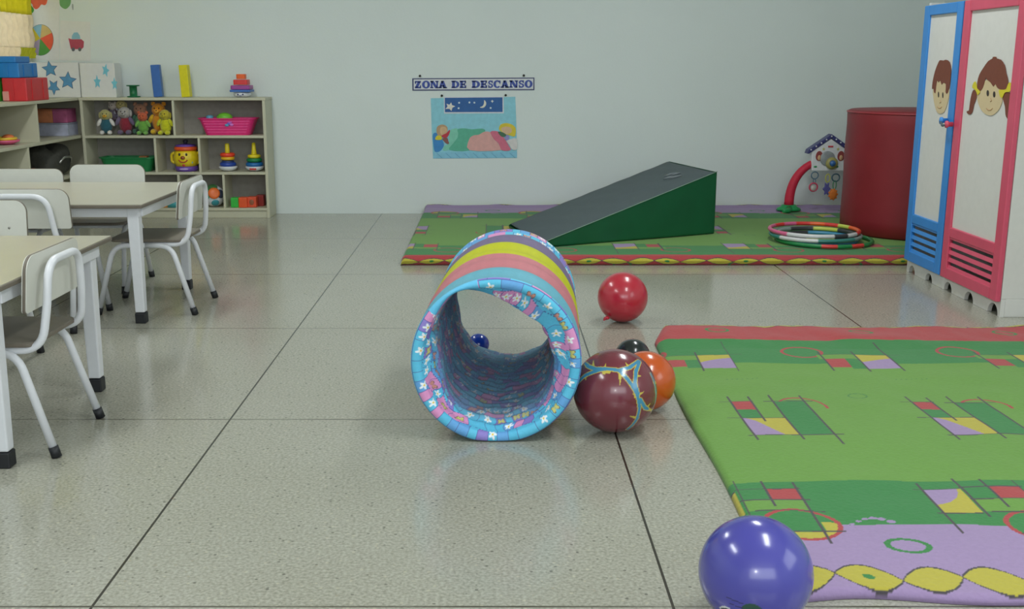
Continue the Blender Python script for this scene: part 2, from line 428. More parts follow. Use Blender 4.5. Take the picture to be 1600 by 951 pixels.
o = gridmesh('foam_mat', P, quilt(3.6-U, V, (-.02, .03), (2.213, 2.292)), qm, capbottom=True)
tag(o, 'thick green patchwork floor mat with a red front edge against the back wall', 'mat')

# ------------------------------------------------------------------ crawl tunnel
def patch(a, b, dull=0.0):
    """butterfly and flower patchwork; a, b in metres"""
    cw, ch = .070, .050
    row = np.floor(b/ch).astype(int); a2 = a+((row*7) % 5)*.013
    colm = np.floor(a2/cw).astype(int)
    fa = a2/cw-colm; fb = b/ch-row
    hsh = np.mod(np.sin(colm*12.9898+row*78.233)*43758.5453, 1.0)
    split = np.mod(hsh*7.3, 1) > .5
    fa2 = np.where(split & (fa > .55), (fa-.55)/.45, np.where(split, fa/.55, fa))
    h2 = np.where(split & (fa > .55), np.mod(hsh*3.7+.31, 1), hsh)
    pal = np.array([K(92, 190, 226), K(222, 150, 198), K(146, 132, 206), K(104, 168, 224), K(98, 196, 230), K(96, 194, 228)])
    ci = np.minimum((h2*6).astype(int), 5); col = pal[ci].copy()
    wloc = np.where(split, np.where(fa > .55, cw*.45, cw*.55), cw)
    x = (fa2-.5)*wloc; y = (fb-.5)*ch; rr = np.hypot(x, y); th = np.arctan2(y, x)
    m_ = np.mod(h2*11.7, 1)
    fl_ = (m_ < .42) & (rr < .016*(.72+.28*np.cos(5*th))); col[fl_] = K(240, 246, 250)
    fl_ = (m_ < .42) & (rr < .0036); col[fl_] = K(236, 206, 80)
    bb = (m_ >= .42) & (m_ < .66) & (rr < .019*np.abs(np.cos(th))**.7*(.6+.4*np.abs(np.sin(2*th)))); 
    col[bb] = np.where((np.mod(h2*5.1, 1) > .5)[bb][:, None], K(206, 204, 124), K(212, 150, 136))
    ol = (m_ >= .42) & (m_ < .66) & (np.abs(rr-.019*np.abs(np.cos(th))**.7*(.6+.4*np.abs(np.sin(2*th)))) < .0012); col[ol] = K(120, 96, 90)
    bd = (np.minimum(fa2, 1-fa2)*wloc < .0009) | (np.minimum(fb, 1-fb)*ch < .0009); col[bd] = K(84, 92, 160)
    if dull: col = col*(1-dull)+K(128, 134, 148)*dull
    return col
TR = .261; Y0, Y1 = 3.155, 4.13
nth = 900
th = np.linspace(0, 2*PI, nth, endpoint=False)   # 0 = right (+x), pi/2 = top
rowsR, rowsY, rowsC = [], [], []
def angd(a, c, wd): return np.exp(-(((a-c+PI) % (2*PI)-PI)/wd)**2)
droop = .058*angd(th, R(62), .62)+.030*angd(th, R(20), .4)-.0*th
thin = angd(th, R(122), .33)
lipw = .014+.020*(1-thin)
SB = [(Y0+.012, .0), (3.29, 1), (3.48, 2), (3.70, 3), (3.905, 4), (Y1+.02, 5)]
cols = {1: K(104, 174, 194), 2: K(198, 122, 130), 3: K(192, 196, 30), 4: K(120, 108, 140)}
# outside from the back to the front
for y in np.linspace(Y1, Y0+.012, 150):
    wire = .004*np.cos((y-Y0)*2*PI/.155)
    r = TR+wire-.004+.0015*np.sin(3*th+y*9)
    if y > 4.01: c = patch(th*TR, np.full(nth, y))
    else:
        k = 1 if y < 3.35 else 2 if y < 3.59 else 3 if y < 3.81 else 4
        c = np.tile(cols[k], (nth, 1))
        c = c*(1+.05*np.sin(th*40)[:, None]*.3)
    if y < 3.165:     # printed hem turned over the outside everywhere but the upper left
        hm = patch(th*TR, np.full(nth, y-.3)); c = np.where((thin < .35)[:, None] & (angd(th, R(75), .35) < .85)[:, None] | (y < 3.15) & (thin < .35)[:, None], hm, c)
    rowsR.append(r); rowsY.append(np.full(nth, y)); rowsC.append(c)
# lip
for k, ph in enumerate(np.linspace(0, PI, 16)[1:]):
    r = TR-lipw/2*(1-math.cos(ph)); y = Y0+.012-.016*math.sin(ph)+0*th
    c = patch(th*TR, Y0-.3-.0028*k+0*th); c = np.where((thin > .35)[:, None], K(104, 196, 236)*1.0, c)
    rowsR.append(r); rowsY.append(y); rowsC.append(c)
# lining to the back
NL = 300
for k in range(1, NL+1):
    s_ = k/NL; y = Y0+.012+s_*(Y1-Y0-.02)
    d = s_*(Y1-Y0)
    f = np.clip(d/.05, 0, 1)*(1-.55*np.clip((d-.1)/.3, 0, 1))
    side = angd(th, R(190), .45)*.030+angd(th, R(350), .45)*.028
    rip = np.clip(d/.08, 0, 1)*(.005*vnoise(th*7, np.full(nth, d*42), 13)+.0075*(np.cos(d*2*PI/.052+1.5*np.sin(th*3))*.5+.5)*(.35+.65*(np.sin(th) < .3))+.010*vnoise(th*6, np.full(nth, d*14), 12))
    bot = np.clip(d/.12, 0, 1)*.010*angd(th, R(270), .9)
    r = TR-lipw-droop*f-side*np.clip(d/.1, 0, 1)*(1-.5*s_)-rip-bot*.5
    sx_ = th*TR+.006*np.sin(d*90+th*5)
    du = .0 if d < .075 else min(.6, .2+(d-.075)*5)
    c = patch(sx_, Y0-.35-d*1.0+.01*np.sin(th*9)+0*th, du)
    c = np.where(((thin > .35) & (d < .012))[:, None], K(104, 196, 236), c)
    rowsR.append(r); rowsY.append(np.full(nth, y)); rowsC.append(c)
# close at the back
rowsR.append(np.full(nth, TR-.008)); rowsY.append(np.full(nth, Y1+.006)); rowsC.append(patch(th*TR, 4.3+0*th))
Rr = np.array(rowsR); Yr = np.array(rowsY); Cr = np.array(rowsC)
ax = .012+(Yr-Y0)*.055
# soft fabric: a little wider than high, flat where it rests
squ = 1.0
Xp = ax+Rr*np.cos(th)[None]*1.0; Zp = TR+.0+Rr*np.sin(th)[None]
Zp = np.where(Zp < .012, .012+(Zp-.012)*.45, Zp)
Zp += -Zp.min()+.0005
lean = lambda y, z: y+((z-.26)*.30-.03)*((y-Y0)/(Y1-Y0))
Yp = lean(Yr, Zp)
P = np.stack([Xp, Yp, Zp], -1)
tun = thing('play_tunnel', 'fabric crawl tunnel striped blue, pink, yellow and purple with butterfly patchwork ends', 'play tunnel', (0, 0, 0))
tm = colmat('tunnel_fabric', .6, .2, 120, spec=.35)
ko = 150+15+36
def sub(a, b, nm): return gridmesh(nm, P[a:b][::1], Cr[a:b], tm, tun, closed_u=True)
sub(0, 147, 'striped_cover'); sub(146, 190, 'printed_hem'); sub(189, len(P), 'inner_lining')
wire_ = MB()
for k in range(1, 7):
    y = Y0+.155*k; 
    if y > Y1: break
    wire_.tube([(.012+(y-Y0)*.055+(TR-.0115)*math.cos(a), lean(y, TR+(TR-.0115)*math.sin(a)), TR+(TR-.0115)*math.sin(a)) for a in np.linspace(0, 2*PI, 64, endpoint=False)], .0018, mat('spring_wire', (200, 200, 205), .4), 6, True)
wire_.build('spring_wire', tun)

# ------------------------------------------------------------------ balls and balloon
def ball(name, label, cat, c, r, base, paint=None, group=None, knot=None, n=(96, 64), rough=.22):
    nu, nv = n
    a = np.linspace(0, 2*PI, nu, endpoint=False); t = np.linspace(1e-4, PI-1e-4, nv)
    A, T = np.meshgrid(a, t); D = np.stack([np.sin(T)*np.cos(A), np.sin(T)*np.sin(A), np.cos(T)], -1)
    D = D[:, ::-1]
    col = np.tile(K(*base), A.shape+(1,)).astype(float)
    if paint: paint(D, col)
    P_ = D*r
    o = gridmesh(name, P_, col, colmat('glossy_rubber_%02d' % int(rough*100), rough, 0.0, 5, coat=.6, spec=.5), closed_u=True)
    o.location = c
    root = o; tag(root, label, cat, group)
    if knot:
        km = mat('knot_'+name, base, .3)
        MB().ell((0, 0, 0), (.012, .012, .008), km, 12, 8).tube([(0, 0, 0), (-.006, -.002, -.006), (-.013, -.004, -.004)], [.005, .004, .009], km, 10).build('balloon_knot', o).location = knot
    return o
def view_dir(c, dx, dy):
    """unit direction on a ball at c that shows dx right, dy up of its centre (fractions of the radius)"""
    f = Vector((0, 0, H))-Vector(c); f.normalize(); rt = Vector((0, 0, 1)).cross(f)*1.0; rt.normalize(); up = f.cross(rt)
    k = math.sqrt(max(0, 1-dx*dx-dy*dy)); return rt*dx+up*dy+f*k
cm = (.389, 3.262, .1325)
def maroon_paint(D, col):
    def Z4(x, y): return view_dir(cm, (x-262)/214, (689-y)/214)
    strokes = [[(78, 650), (110, 618), (150, 600), (210, 582), (280, 588), (330, 640), (370, 700), (385, 770), (372, 830), (330, 880)],
               [(100, 545), (125, 572), (160, 584), (210, 582)], [(280, 588), (330, 572), (380, 535), (362, 590), (358, 650), (375, 700)], [(388, 730), (412, 768), (455, 782)], [(440, 600), (462, 660), (466, 740)]]
    spikes = [((150, 540), (150, 580)), ((212, 555), (206, 600)), ((190, 598), (228, 596)), ((285, 660), (285, 600)), ((310, 548), (330, 572)), ((390, 612), (360, 612)), ((405, 688), (365, 712)), ((350, 700), (385, 730)), ((340, 812), (375, 820)), ((440, 745), (420, 770)), ((115, 640), (112, 615)), ((480, 640), (455, 640))]
    def dist(pts):
        d = np.full(D.shape[:2], 9.)
        for i in range(len(pts)-1):
            a, b = np.array(Z4(*pts[i])), np.array(Z4(*pts[i+1])); ab = b-a
            t = np.clip(((D-a) @ ab)/(ab @ ab), 0, 1); d = np.minimum(d, np.linalg.norm(D-a-t[..., None]*ab, axis=-1))
        return d
    dm = np.minimum.reduce([dist(s_) for s_ in strokes])
    for tip, base_ in spikes:
        a, b = np.array(Z4(*tip)), np.array(Z4(*base_)); ab = b-a; t = np.clip(((D-a) @ ab)/(ab @ ab), 0, 1)
        d = np.linalg.norm(D-a-t[..., None]*ab, axis=-1); k = d < .045*t+.006
        col[k] = K(196, 176, 70)
    # the band also runs round the back
    d2 = np.abs(np.sqrt(np.clip(1-(D @ np.array([.2, -.3, .93])/np.linalg.norm([.2, -.3, .93]))**2, 0, 1))-.9); back = (D[..., 1] > .2) & (d2 < .03)
    col[back] = K(70, 140, 170)
    col[dm < .062] = K(196, 176, 70); col[dm < .045] = K(66, 136, 170)
ball('play_ball', 'dark maroon ball with blue and yellow thorny bands, right beside the fabric tunnel', 'ball', cm, .132, (112, 44, 56), maroon_paint, n=(320, 200))
cpur = (.544, 2.048, .1165)
def purple_paint(D, col):
    def blob(x, y, rx, ry, c):
        dx, dy = (x-573)/554, (586-y)/554; p = np.array(view_dir(cpur, dx, dy))
        rt = np.array(view_dir(cpur, 1, 0)); up = np.array(view_dir(cpur, 0, 1)); q = D-p
        m_ = (np.hypot((q @ rt)/(rx/554), (q @ up)/(ry/554)) < 1) & (D @ p > 0); col[m_] = K(*c)
    blob(560, 925, 92, 48, (24, 70, 60)); blob(715, 945, 42, 26, (24, 70, 60)); blob(310, 955, 52, 22, (206, 210, 214)); blob(310, 962, 40, 12, (60, 60, 70))
    for k in range(26): blob(325+k*6.2, 850+k*1.6, 5, 4, (40, 40, 80))
    for k in range(20): blob(360+k*6.2, 905+k*1.4, 5, 4, (40, 40, 80))
    blob(600, 1010, 120, 70, (24, 70, 60)); blob(480, 1060, 60, 50, (206, 210, 214))
ball('play_ball', 'large purple blue ball with dark green print, at the near corner of the quilt', 'ball', cpur, .116, (72, 70, 160), purple_paint, n=(300, 180))
ball('play_ball', 'plain orange ball half hidden behind the maroon ball', 'ball', (.517, 3.477, .101), .1005, (196, 84, 26))
ball('play_ball', 'small black ball behind the orange ball', 'ball', (.528, 3.905, .0675), .067, (24, 32, 34))
ball('play_ball', 'small blue ball seen through the far end of the crawl tunnel', 'ball', (-.055, 4.18, .044), .0435, (20, 62, 170))
ball('balloon', 'round red balloon on the bare floor in front of the back mat', 'balloon', (.59, 4.752, .1135), .113, (182, 36, 56), knot=(-.075, -.06, -.082), rough=.28)

# ------------------------------------------------------------------ wedge ramp
gtop = mat('charcoal_vinyl', (75, 88, 92), .6, .05, 12, .2, 200); gside = mat('dark_green_vinyl', (12, 84, 50), .42, .08, 6, .25, 9); seamm = mat('pale_seam', (120, 150, 130), .6)
wd = thing('foam_wedge', 'large green and charcoal foam ramp lying on the back mat', 'foam ramp', (.295, 6.42, MT+.002))
L = Vector((1.162, .55, 0)); Wv = Vector((-.185, .80, 0)); hh = .402; lo = .022
up = Vector((0, 0, 1)); O0 = Vector((0, 0, 0))
def wedge_mesh():
    b = MB(); a0, a1, a2, a3 = O0, L, L+Wv, Wv
    t0, t1, t2, t3 = a0+up*lo, a1+up*hh, a2+up*hh, a3+up*lo
    b.add([a0, a1, a2, a3], [(3, 2, 1, 0)], gside); b.add([a0, a1, t1, t0], [(0, 1, 2, 3)], gside)
    b.add([a1, a2, t2, t1], [(0, 1, 2, 3)], gside); b.add([a2, a3, t3, t2], [(0, 1, 2, 3)], gside); b.add([a3, a0, t0, t3], [(0, 1, 2, 3)], gside)
    return b
import bmesh
def weld(o):
    bm = bmesh.new(); bm.from_mesh(o.data); bmesh.ops.remove_doubles(bm, verts=bm.verts, dist=1e-5); bmesh.ops.recalc_face_normals(bm, faces=bm.faces); bm.to_mesh(o.data); bm.free()
wo = wedge_mesh().build('foam_body', wd, bevel=.012, seg=3); weld(wo)
# top cover sheet
nrm = (L+up*(hh-lo)).cross(Wv).normalized()
tt0 = up*lo; cov = MB(); n1, n2 = 60, 30; vs = []; fs = []
for i in range(n1+1):
    for j in range(n2+1):
        s_, t_ = .012+i/n1*.976, .01+j/n2*.98
        p = tt0+(L+up*(hh-lo))*s_+Wv*t_+nrm*(.003+.005*math.sin(PI*t_)*math.sin(PI*s_)+.0012*math.sin(s_*40+t_*13))
        vs.append(p)
for i in range(n1):
    for j in range(n2): a = i*(n2+1)+j; fs.append((a, a+n2+1, a+n2+2, a+1))
cov.add(vs, fs, gtop, True); co = cov.build('top_cover', wd)
sm_ = co.modifiers.new('solid', 'SOLIDIFY'); sm_.thickness = .004; sm_.offset = -1
e0 = tt0+nrm*.004; MB().tube([e0+(L+up*(hh-lo))*k/20+nrm*.001 for k in range(21)], .0028, seamm, 6).build('seam_piping', wd)
hs = MB(); 
for (a, b, c_, d) in ((.80, .42, .85, .36), (.83, .50, .89, .46), (.82, .36, .875, .30), (.855, .44, .90, .40)):
    p, q = tt0+(L+up*(hh-lo))*a+Wv*b+nrm*.009, tt0+(L+up*(hh-lo))*c_+Wv*d+nrm*.009
    hs.tube([p, (p+q)/2+nrm*.002, q], [.003, .008, .003], mat('worn_print', (120, 128, 132), .7), 6)
hs.build('worn_logo_print', wd)

# ------------------------------------------------------------------ red foam cylinder
rv = mat('red_vinyl', (132, 30, 40), .5, .08, 5, .15, 14)
cy = thing('foam_cylinder', 'tall dark red vinyl foam cylinder standing on the mat beside the locker', 'foam cylinder', (2.80, 7.10, MT+.002))
rr_ = .465; hc = .795
MB().lathe([(0, 0), (rr_-.015, 0), (rr_, .012), (rr_+.002, .1), (rr_-.002, .3), (rr_+.003, .5), (rr_-.002, .7), (rr_, hc-.02), (rr_-.006, hc-.006), (rr_-.02, hc), (0, hc+.006)], rv, 72).build('foam_body', cy)
MB().tube([(rr_*math.cos(a)*1.0, rr_*math.sin(a), hc-.014) for a in np.linspace(0, 2*PI, 90, endpoint=False)], .006, mat('red_piping', (160, 50, 60), .4), 8, True).build('seam_piping', cy)

# ------------------------------------------------------------------ hoops
def hoop(c, r, cols_, label, tilt=(0, 0), rt=.0125):
    n, k = 180, 14; a = np.linspace(0, 2*PI, n, endpoint=False); b = np.linspace(0, 2*PI, k, endpoint=False)
    A, B = np.meshgrid(a, b, indexing='ij')
    P_ = np.stack([(r+rt*np.cos(B))*np.cos(A), (r+rt*np.cos(B))*np.sin(A), rt*np.sin(B)], -1)
    col = np.zeros(P_.shape)
    for i in range(n):
        f = (i/n*len(cols_)); col[i, :] = K(*cols_[int(f) % len(cols_)])
    o = gridmesh('hula_hoop', P_, col, colmat('taped_plastic', .35, .05, 60, spec=.5), closed_u=True, closed_v=True)
    o.location = c; o.rotation_euler = (tilt[0], tilt[1], 0)
    return tag(o, label, 'hoop', 'hoops stacked on the back mat')
zt = MT+.003
red_, orn, yel, wht, pnk, blk, blu, teal, grn, gry = (214, 60, 56), (232, 96, 40), (196, 206, 90), (206, 206, 206), (212, 100, 140), (60, 62, 66), (70, 140, 176), (60, 130, 120), (34, 126, 70), (130, 150, 146)
hoop((2.075, 6.66, zt+.013), .288, [grn]*7+[yel]+[grn]*6+[red_, grn, red_]+[grn]*3, 'plain green hoop at the bottom of the hoop stack, poking out to the right')
hoop((2.05, 6.70, zt+.0135), .235, [blu, blu, blk, blu, gry, blu, blu, blu], 'blue hoop lying inside the green one at the bottom of the hoop stack')
hoop((2.03, 6.69, zt+.039), .272, [teal, gry, gry, teal, wht, teal, gry], 'teal grey hoop lying on the green hoop in the middle of the stack')
hoop((2.045, 6.71, zt+.040), .235, [blk, yel, blk, gry, yel, blk, yel, blk, blk], 'black and yellow taped hoop inside the teal grey hoop')
hoop((2.025, 6.705, zt+.066), .270, [orn, yel, red_, orn, red_, pnk, red_, pnk, pnk, pnk, pnk, wht, wht, wht, blk, wht, red_, orn], 'topmost hoop of the stack, taped pink, white, orange and red', (R(.3), 0))

# ------------------------------------------------------------------ baby gym arch
gy = thing('baby_gym', 'red padded baby gym arch with a white toy house, against the back wall', 'baby gym', (2.515, 8.10, MT+.02))
rp = mat('red_padding', (206, 36, 66), .6, .05); gpl = mat('green_plastic', (36, 150, 84), .35); 
arch = []
for k in range(41):
    a = PI*k/40; arch.append((-.272*math.cos(a), 0, .02+.345*math.sin(a)**.8))
MB().tube(arch[0:17], [.036-.010*k/16 for k in range(17)], rp, 16).build('padded_arm', gy)
MB().tube(arch[24:41], [.026+.010*k/16 for k in range(17)], rp, 16).build('padded_arm', gy)
MB().tube(arch[15:26], .011, mat('dark_bar', (70, 70, 84), .4), 10).build('cross_bar', gy)
for sx_ in (-1, 1):
    f_ = MB(); f_.lathe([(0, -.012), (.075, -.012), (.07, .004), (.05, .016), (.042, .03), (0, .03)], gpl, 24, (sx_*.272, 0, 0), sx=1.25, sy=.9)
    f_.tube([(sx_*.272, -.01, 0), (sx_*.30, -.10, -.002), (sx_*.35, -.14, -.004)], [.03, .02, .01], gpl, 10); f_.build('foot', gy)
wpl = mat('white_plastic', (226, 228, 232), .3); navy = mat('navy_trim', (64, 66, 120), .4)
hx = 0.005
body = [(-.13, .285), (.125, .285), (.13, .44), (0, .525), (-.14, .43)]
hm_ = MB().prism([(hx+x, 0, z) for x, z in body], (0, .03, 0), (0, -.035, 0), wpl); ho = hm_.build('toy_house', gy, bevel=.008, seg=3)
rf = MB().prism([(hx+x, 0, z) for x, z in [(-.175, .415), (-.165, .445), (0, .56), (.155, .455), (.165, .43), (.15, .42), (0, .53), (-.16, .415)]], (0, .035, 0), (0, -.042, 0), navy); rf.build('roof_trim', ho, bevel=.004)
for k in range(9):
    t = (k+.5)/9
    x, z = ((-.165+.165*t*2, .432+.112*t*2) if t < .5 else ((t-.5)*2*.157, .544-.105*(t-.5)*2)); MB().ell((hx+x, -.043, z), (.006, .003, .006), wpl, 10, 6).build('roof_dot', ho)
for x in (-.082, .08):
    q = MB().prism([(hx+x+.026*math.cos(a), 0, .395+(.04 if math.sin(a) > 0 else .034)*math.sin(a)) for a in np.linspace(0, 2*PI, 20, endpoint=False)], (0, -.034, 0), (0, -.040, 0), mat('window_red', (150, 70, 70), .5)); q.build('window_recess', ho)
    q = MB(); q.ell((hx+x, -.041, .385), (.013, .006, .02), mat('peach_figure', (214, 170, 130) if x < 0 else (200, 110, 60), .6)); q.build('window_figure', ho)
MB().lathe([(0, 0), (.055, 0), (.055, .006), (.048, .01), (0, .01)], mat('grey_disc', (150, 156, 160), .3), 24, M=Matrix.Translation((hx-.02, -.036, .38)) @ Matrix.Rotation(R(90), 4, 'X')).build('mirror_disc', ho)
tw = MB(); tw.lathe([(0, 0), (.045, 0), (.045, .01), (.025, .02), (0, .02)], mat('olive_plastic', (168, 160, 96), .4), 24, M=Matrix.Translation((hx+.012, -.042, .345)) @ Matrix.Rotation(R(90), 4, 'X')); to = tw.build('spinner', ho)
MB().lathe([(0, 0), (.024, 0), (.02, .012), (0, .016)], mat('blue_hub', (60, 110, 176), .3), 20, M=Matrix.Translation((hx+.014, -.06, .345)) @ Matrix.Rotation(R(90), 4, 'X')).build('spinner_hub', to)
MB().box((hx-.02, -.039, .462), (hx+.018, -.0345, .474), mat('red_plate', (200, 70, 80), .5)).build('red_nameplate', ho)
for x in (-.052, .055): MB().prism([(hx+x+(.013 if k % 2 == 0 else .006)*math.cos(k*PI/5+PI/2), 0, .449+(.013 if k % 2 == 0 else .006)*math.sin(k*PI/5+PI/2)) for k in range(10)], (0, -.034, 0), (0, -.038, 0), mat('star_olive', (196, 190, 120), .5)).build('star_mark', ho)
for x in (-.105, .055): MB().ell((hx+x, -.005, .318), (.026, .035, .014), gpl).build('green_clip', gy)
def rng(c, r, t, m, ry=None): return [(c[0]+r*math.cos(a), c[1], c[2]+(ry or r)*math.sin(a)) for a in np.linspace(0, 2*PI, 28, endpoint=False)]
bl = mat('slate_blue', (80, 116, 140), .4); grn_ = mat('link_green', (70, 140, 96), .4); yl = mat('link_yellow', (196, 196, 90), .4); pr_ = mat('purple_fabric', (86, 84, 150), .7); pk = mat('pink_ring', (206, 74, 104), .4); og = mat('orange_fabric', (220, 120, 44), .7)
t1 = thing('hanging_toy', 'white rattle in a pink ring hanging from the left of the baby gym', 'toy', (2.515-.10, 8.065, .33), group='toys hanging from the baby gym')
MB().tube(rng((0, 0, 0), .026, 0, bl), .004, bl, 8, True).tube(rng((0, 0, -.042), .009, 0, bl, .016), .003, bl, 8, True).build('link', t1)
MB().tube(rng((-.005, 0, -.088), .030, 0, pk), .006, pk, 8, True).build('ring', t1); MB().ell((-.005, 0, -.095), (.022, .014, .022), mat('grey_rattle', (196, 190, 184), .4)).build('rattle', t1)
t2 = thing('hanging_toy', 'purple star-shaped soft toy hanging on a yellow link from the baby gym', 'toy', (2.515-.005, 8.055, .30), group='toys hanging from the baby gym')
MB().tube(rng((0, 0, .01), .016, 0, yl, .03), .004, yl, 8, True).build('link', t2)
MB().prism([(-.003+(.042 if k % 2 == 0 else .024)*math.cos(k*PI/6)*.75, 0, -.07+(.055 if k % 2 == 0 else .034)*math.sin(k*PI/6)) for k in range(12)], (0, .008, 0), (0, -.008, 0), pr_).build('soft_toy', t2, bevel=.004)
t3 = thing('hanging_toy', 'orange round soft toy hanging on green links from the baby gym', 'toy', (2.515+.052, 8.045, .325), group='toys hanging from the baby gym')
MB().tube(rng((0, 0, -.01), .028, 0, bl), .005, mat('dark_teal_link', (60, 96, 110), .4), 8, True).tube(rng((-.005, 0, -.065), .012, 0, grn_, .032), .004, grn_, 8, True).build('link', t3)
oo = MB(); oo.ell((-.012, 0, -.135), (.030, .014, .040), og)
for k in range(9): oo.ell((-.012+.03*math.cos(k*2*PI/9), 0, -.135+.038*math.sin(k*2*PI/9)), (.008, .008, .008), og, 8, 6)
oo.build('soft_toy', t3)

# ------------------------------------------------------------------ locker
LX = 2.345; LY0, LY1, LM = 4.840, 5.98, 5.475
wl = mat('off_white_board', (214, 213, 208), .5, .02); bluep = mat('blue_enamel', (54, 134, 208), .4, .04, 12); pinkp = mat('pink_enamel', (208, 80, 106), .4, .04, 12); darkm = mat('dark_interior', (40, 38, 34), .9)
lk = thing('locker', 'tall white locker with one blue and one pink framed door at the right edge', 'locker', (LX, LY0, 0))
def LP(x, y, z): return (x-LX, y-LY0, z)
b = MB(); b.box(LP(LX, LY0, .085), LP(LX+.6, LY0+.02, 1.46), wl); b.box(LP(LX, LY1-.02, .085), LP(LX+.6, LY1, 1.46), wl); b.box(LP(LX+.58, LY0+.02, .085), LP(LX+.6, LY1-.02, 1.46), wl)
b.box(LP(LX, LM-.012, .105), LP(LX+.58, LM+.012, 1.46), wl); b.box(LP(LX, LY0+.02, .085), LP(LX+.58, LY1-.02, .105), wl)
b.box(LP(LX+.021, LY0, 0), LP(LX+.6, LY0+.02, .085), wl); b.box(LP(LX+.05, LY1-.02, 0), LP(LX+.6, LY1, .085), wl)
b.build('body', lk, bevel=.002)
MB().box(LP(LX-.02, LY0-.01, 1.46), LP(LX+.61, LY1-.36, 1.485), mat('lilac_top', (164, 150, 200), .5)).build('top_board', lk, bevel=.003)
# plinth with semicircular notches
pts = [(LY0, 0)]; pts = []
ys = [4.912, 5.171, 5.419, 5.668, 5.905]; rr2 = [.052, .050, .048, .046, .044]
pts = [(LY0+.0, .0845), (LY0+.0, 0)]
for y, r in zip(ys, rr2):
    for k in range(13):
        a = PI-PI*k/12; pts.append((y+r*math.cos(a), r*.98*math.sin(a)+.001))
pts += [(LY1, 0), (LY1, .0845)]
MB().prism([LP(LX, y, z) for y, z in pts], (.02, 0, 0), (0, 0, 0), wl).build('plinth', lk)
def door(y0, y1, cm_, nm, flip):
    d = MB(); x0, x1 = LX-.026, LX-.002; z0, z1 = .072, 1.445; st = .068; pb = .335; pt = z1-.052
    d.box(LP(x0, y0, z0), LP(x1, y0+st, z1), cm_); d.box(LP(x0, y1-st, z0), LP(x1, y1, z1), cm_)
    d.box(LP(x0, y0+st, pt), LP(x1, y1-st, z1), cm_); d.box(LP(x0, y0+st, pb-.05), LP(x1, y1-st, pb), cm_); d.box(LP(x0, y0+st, z0), LP(x1, y1-st, .128), cm_)
    o = d.build('door', lk, bevel=.004)
    o['label'] = nm
    MB().box(LP(x1-.012, y0+st, pb), LP(x1-.004, y1-st, pt), wl).build('door_panel', o)
    for k in range(5):
        z = .120+k*.038
        M = Matrix.Translation((-.014, -LY0, z+.012)) @ Matrix.Rotation(R(18), 4, 'Y')
        s_ = MB(); s_.box((-.004, y0+st, -.0105), (.004, y1-st, .0105), cm_, M); s_.build('louvre_slat', o)
    return o
dp = door(LY0+.0, LM-.004, pinkp, 'pink framed door with a painted girl face', 0)
db = door(LM+.012, LY1-.01, bluep, 'blue framed door with a painted boy face', 1)
# faces painted on cut card, on the door panels
FX = LX-.0145
def fpt(x, y): p = onX(1440+x/6.794, 80+y/6.794, FX); return Vector((p.x-LX, p.y-LY0, p.z))
skin = mat('face_beige', (208, 188, 148), .6, .02); hair = mat('hair_brown', (118, 62, 44), .6, .05, 60); eye = mat('eye_dark', (50, 40, 36), .5); bow = mat('bow_yellow', (214, 200, 40), .5); lip_ = mat('cheek_line', (180, 140, 100), .6)
def facepart(nm, pts, m, layer, parent, smooth=3):
    q = smoothclosed([fpt(*p) for p in pts], smooth) if smooth else [fpt(*p) for p in pts]
    return MB().prism(q, (-.001*layer, 0, 0), (-.001*layer-.0015, 0, 0), m).build(nm, parent)
def circ(cx, cy, rx, ry, n=16): return [(cx+rx*math.cos(2*PI*k/n), cy+ry*math.sin(2*PI*k/n)) for k in range(n)]
facepart('girl_face', [(604, 400), (640, 330), (740, 300), (830, 330), (868, 420), (862, 520), (830, 610), (780, 665), (735, 682), (680, 665), (630, 610), (600, 530), (594, 470)], skin, 1, dp)
facepart('girl_hair', [(600, 415), (600, 330), (620, 250), (665, 175), (715, 105), (760, 78), (765, 60), (800, 60), (805, 78), (850, 90), (890, 150), (905, 230), (922, 290), (925, 350), (905, 400), (850, 408), (810, 385), (790, 345), (770, 375), (740, 330), (700, 300), (690, 280), (675, 330), (655, 390), (630, 420)], hair, 2.6, dp, 2)
facepart('girl_plait', [(550, 415), (592, 420), (585, 500), (560, 570), (545, 640), (520, 672), (490, 660), (484, 636), (505, 630), (512, 590), (525, 500)], hair, 1, dp, 2)
facepart('girl_plait', [(875, 440), (940, 440), (950, 520), (958, 590), (972, 610), (970, 700), (945, 722), (912, 712), (895, 670), (890, 590), (870, 510)], hair, 1, dp, 2)
facepart('girl_bow', [(548, 385), (560, 340), (580, 320), (595, 360), (600, 395), (625, 420), (628, 440), (605, 465), (592, 430), (575, 405)], bow, 4, dp, 2)
facepart('girl_bow', [(832, 412), (870, 408), (905, 405), (922, 370), (940, 330), (962, 345), (965, 400), (945, 430), (915, 432), (890, 445), (870, 490), (850, 490), (835, 450)], bow, 4, dp, 2)
for cx in (710, 778): facepart('girl_eye', circ(cx, 445 if cx < 750 else 458, 12, 32), eye, 2.6, dp, 0)
def fline(nm, pts, parent, m=lip_): MB().tube([fpt(*p)+Vector((-.003, 0, 0)) for p in pts], .0018, m, 6).build(nm, parent)
fline('girl_smile', [(695, 605), (715, 625), (740, 625), (760, 605)], dp); fline('girl_nose', [(740, 500), (752, 525), (735, 535)], dp)
facepart('boy_face', [(125, 420), (150, 330), (215, 300), (280, 340), (298, 400), (295, 480), (275, 560), (245, 640), (200, 664), (165, 640), (140, 560), (128, 480)], skin, 1, db)
facepart('boy_hair', [(118, 400), (125, 320), (150, 210), (185, 120), (205, 95), (240, 100), (265, 90), (305, 115), (320, 200), (312, 300), (300, 390), (278, 450), (262, 430), (265, 350), (235, 335), (220, 355), (205, 310), (188, 330), (172, 310), (160, 380), (152, 445), (138, 430), (135, 395)], hair, 2.6, db, 2)
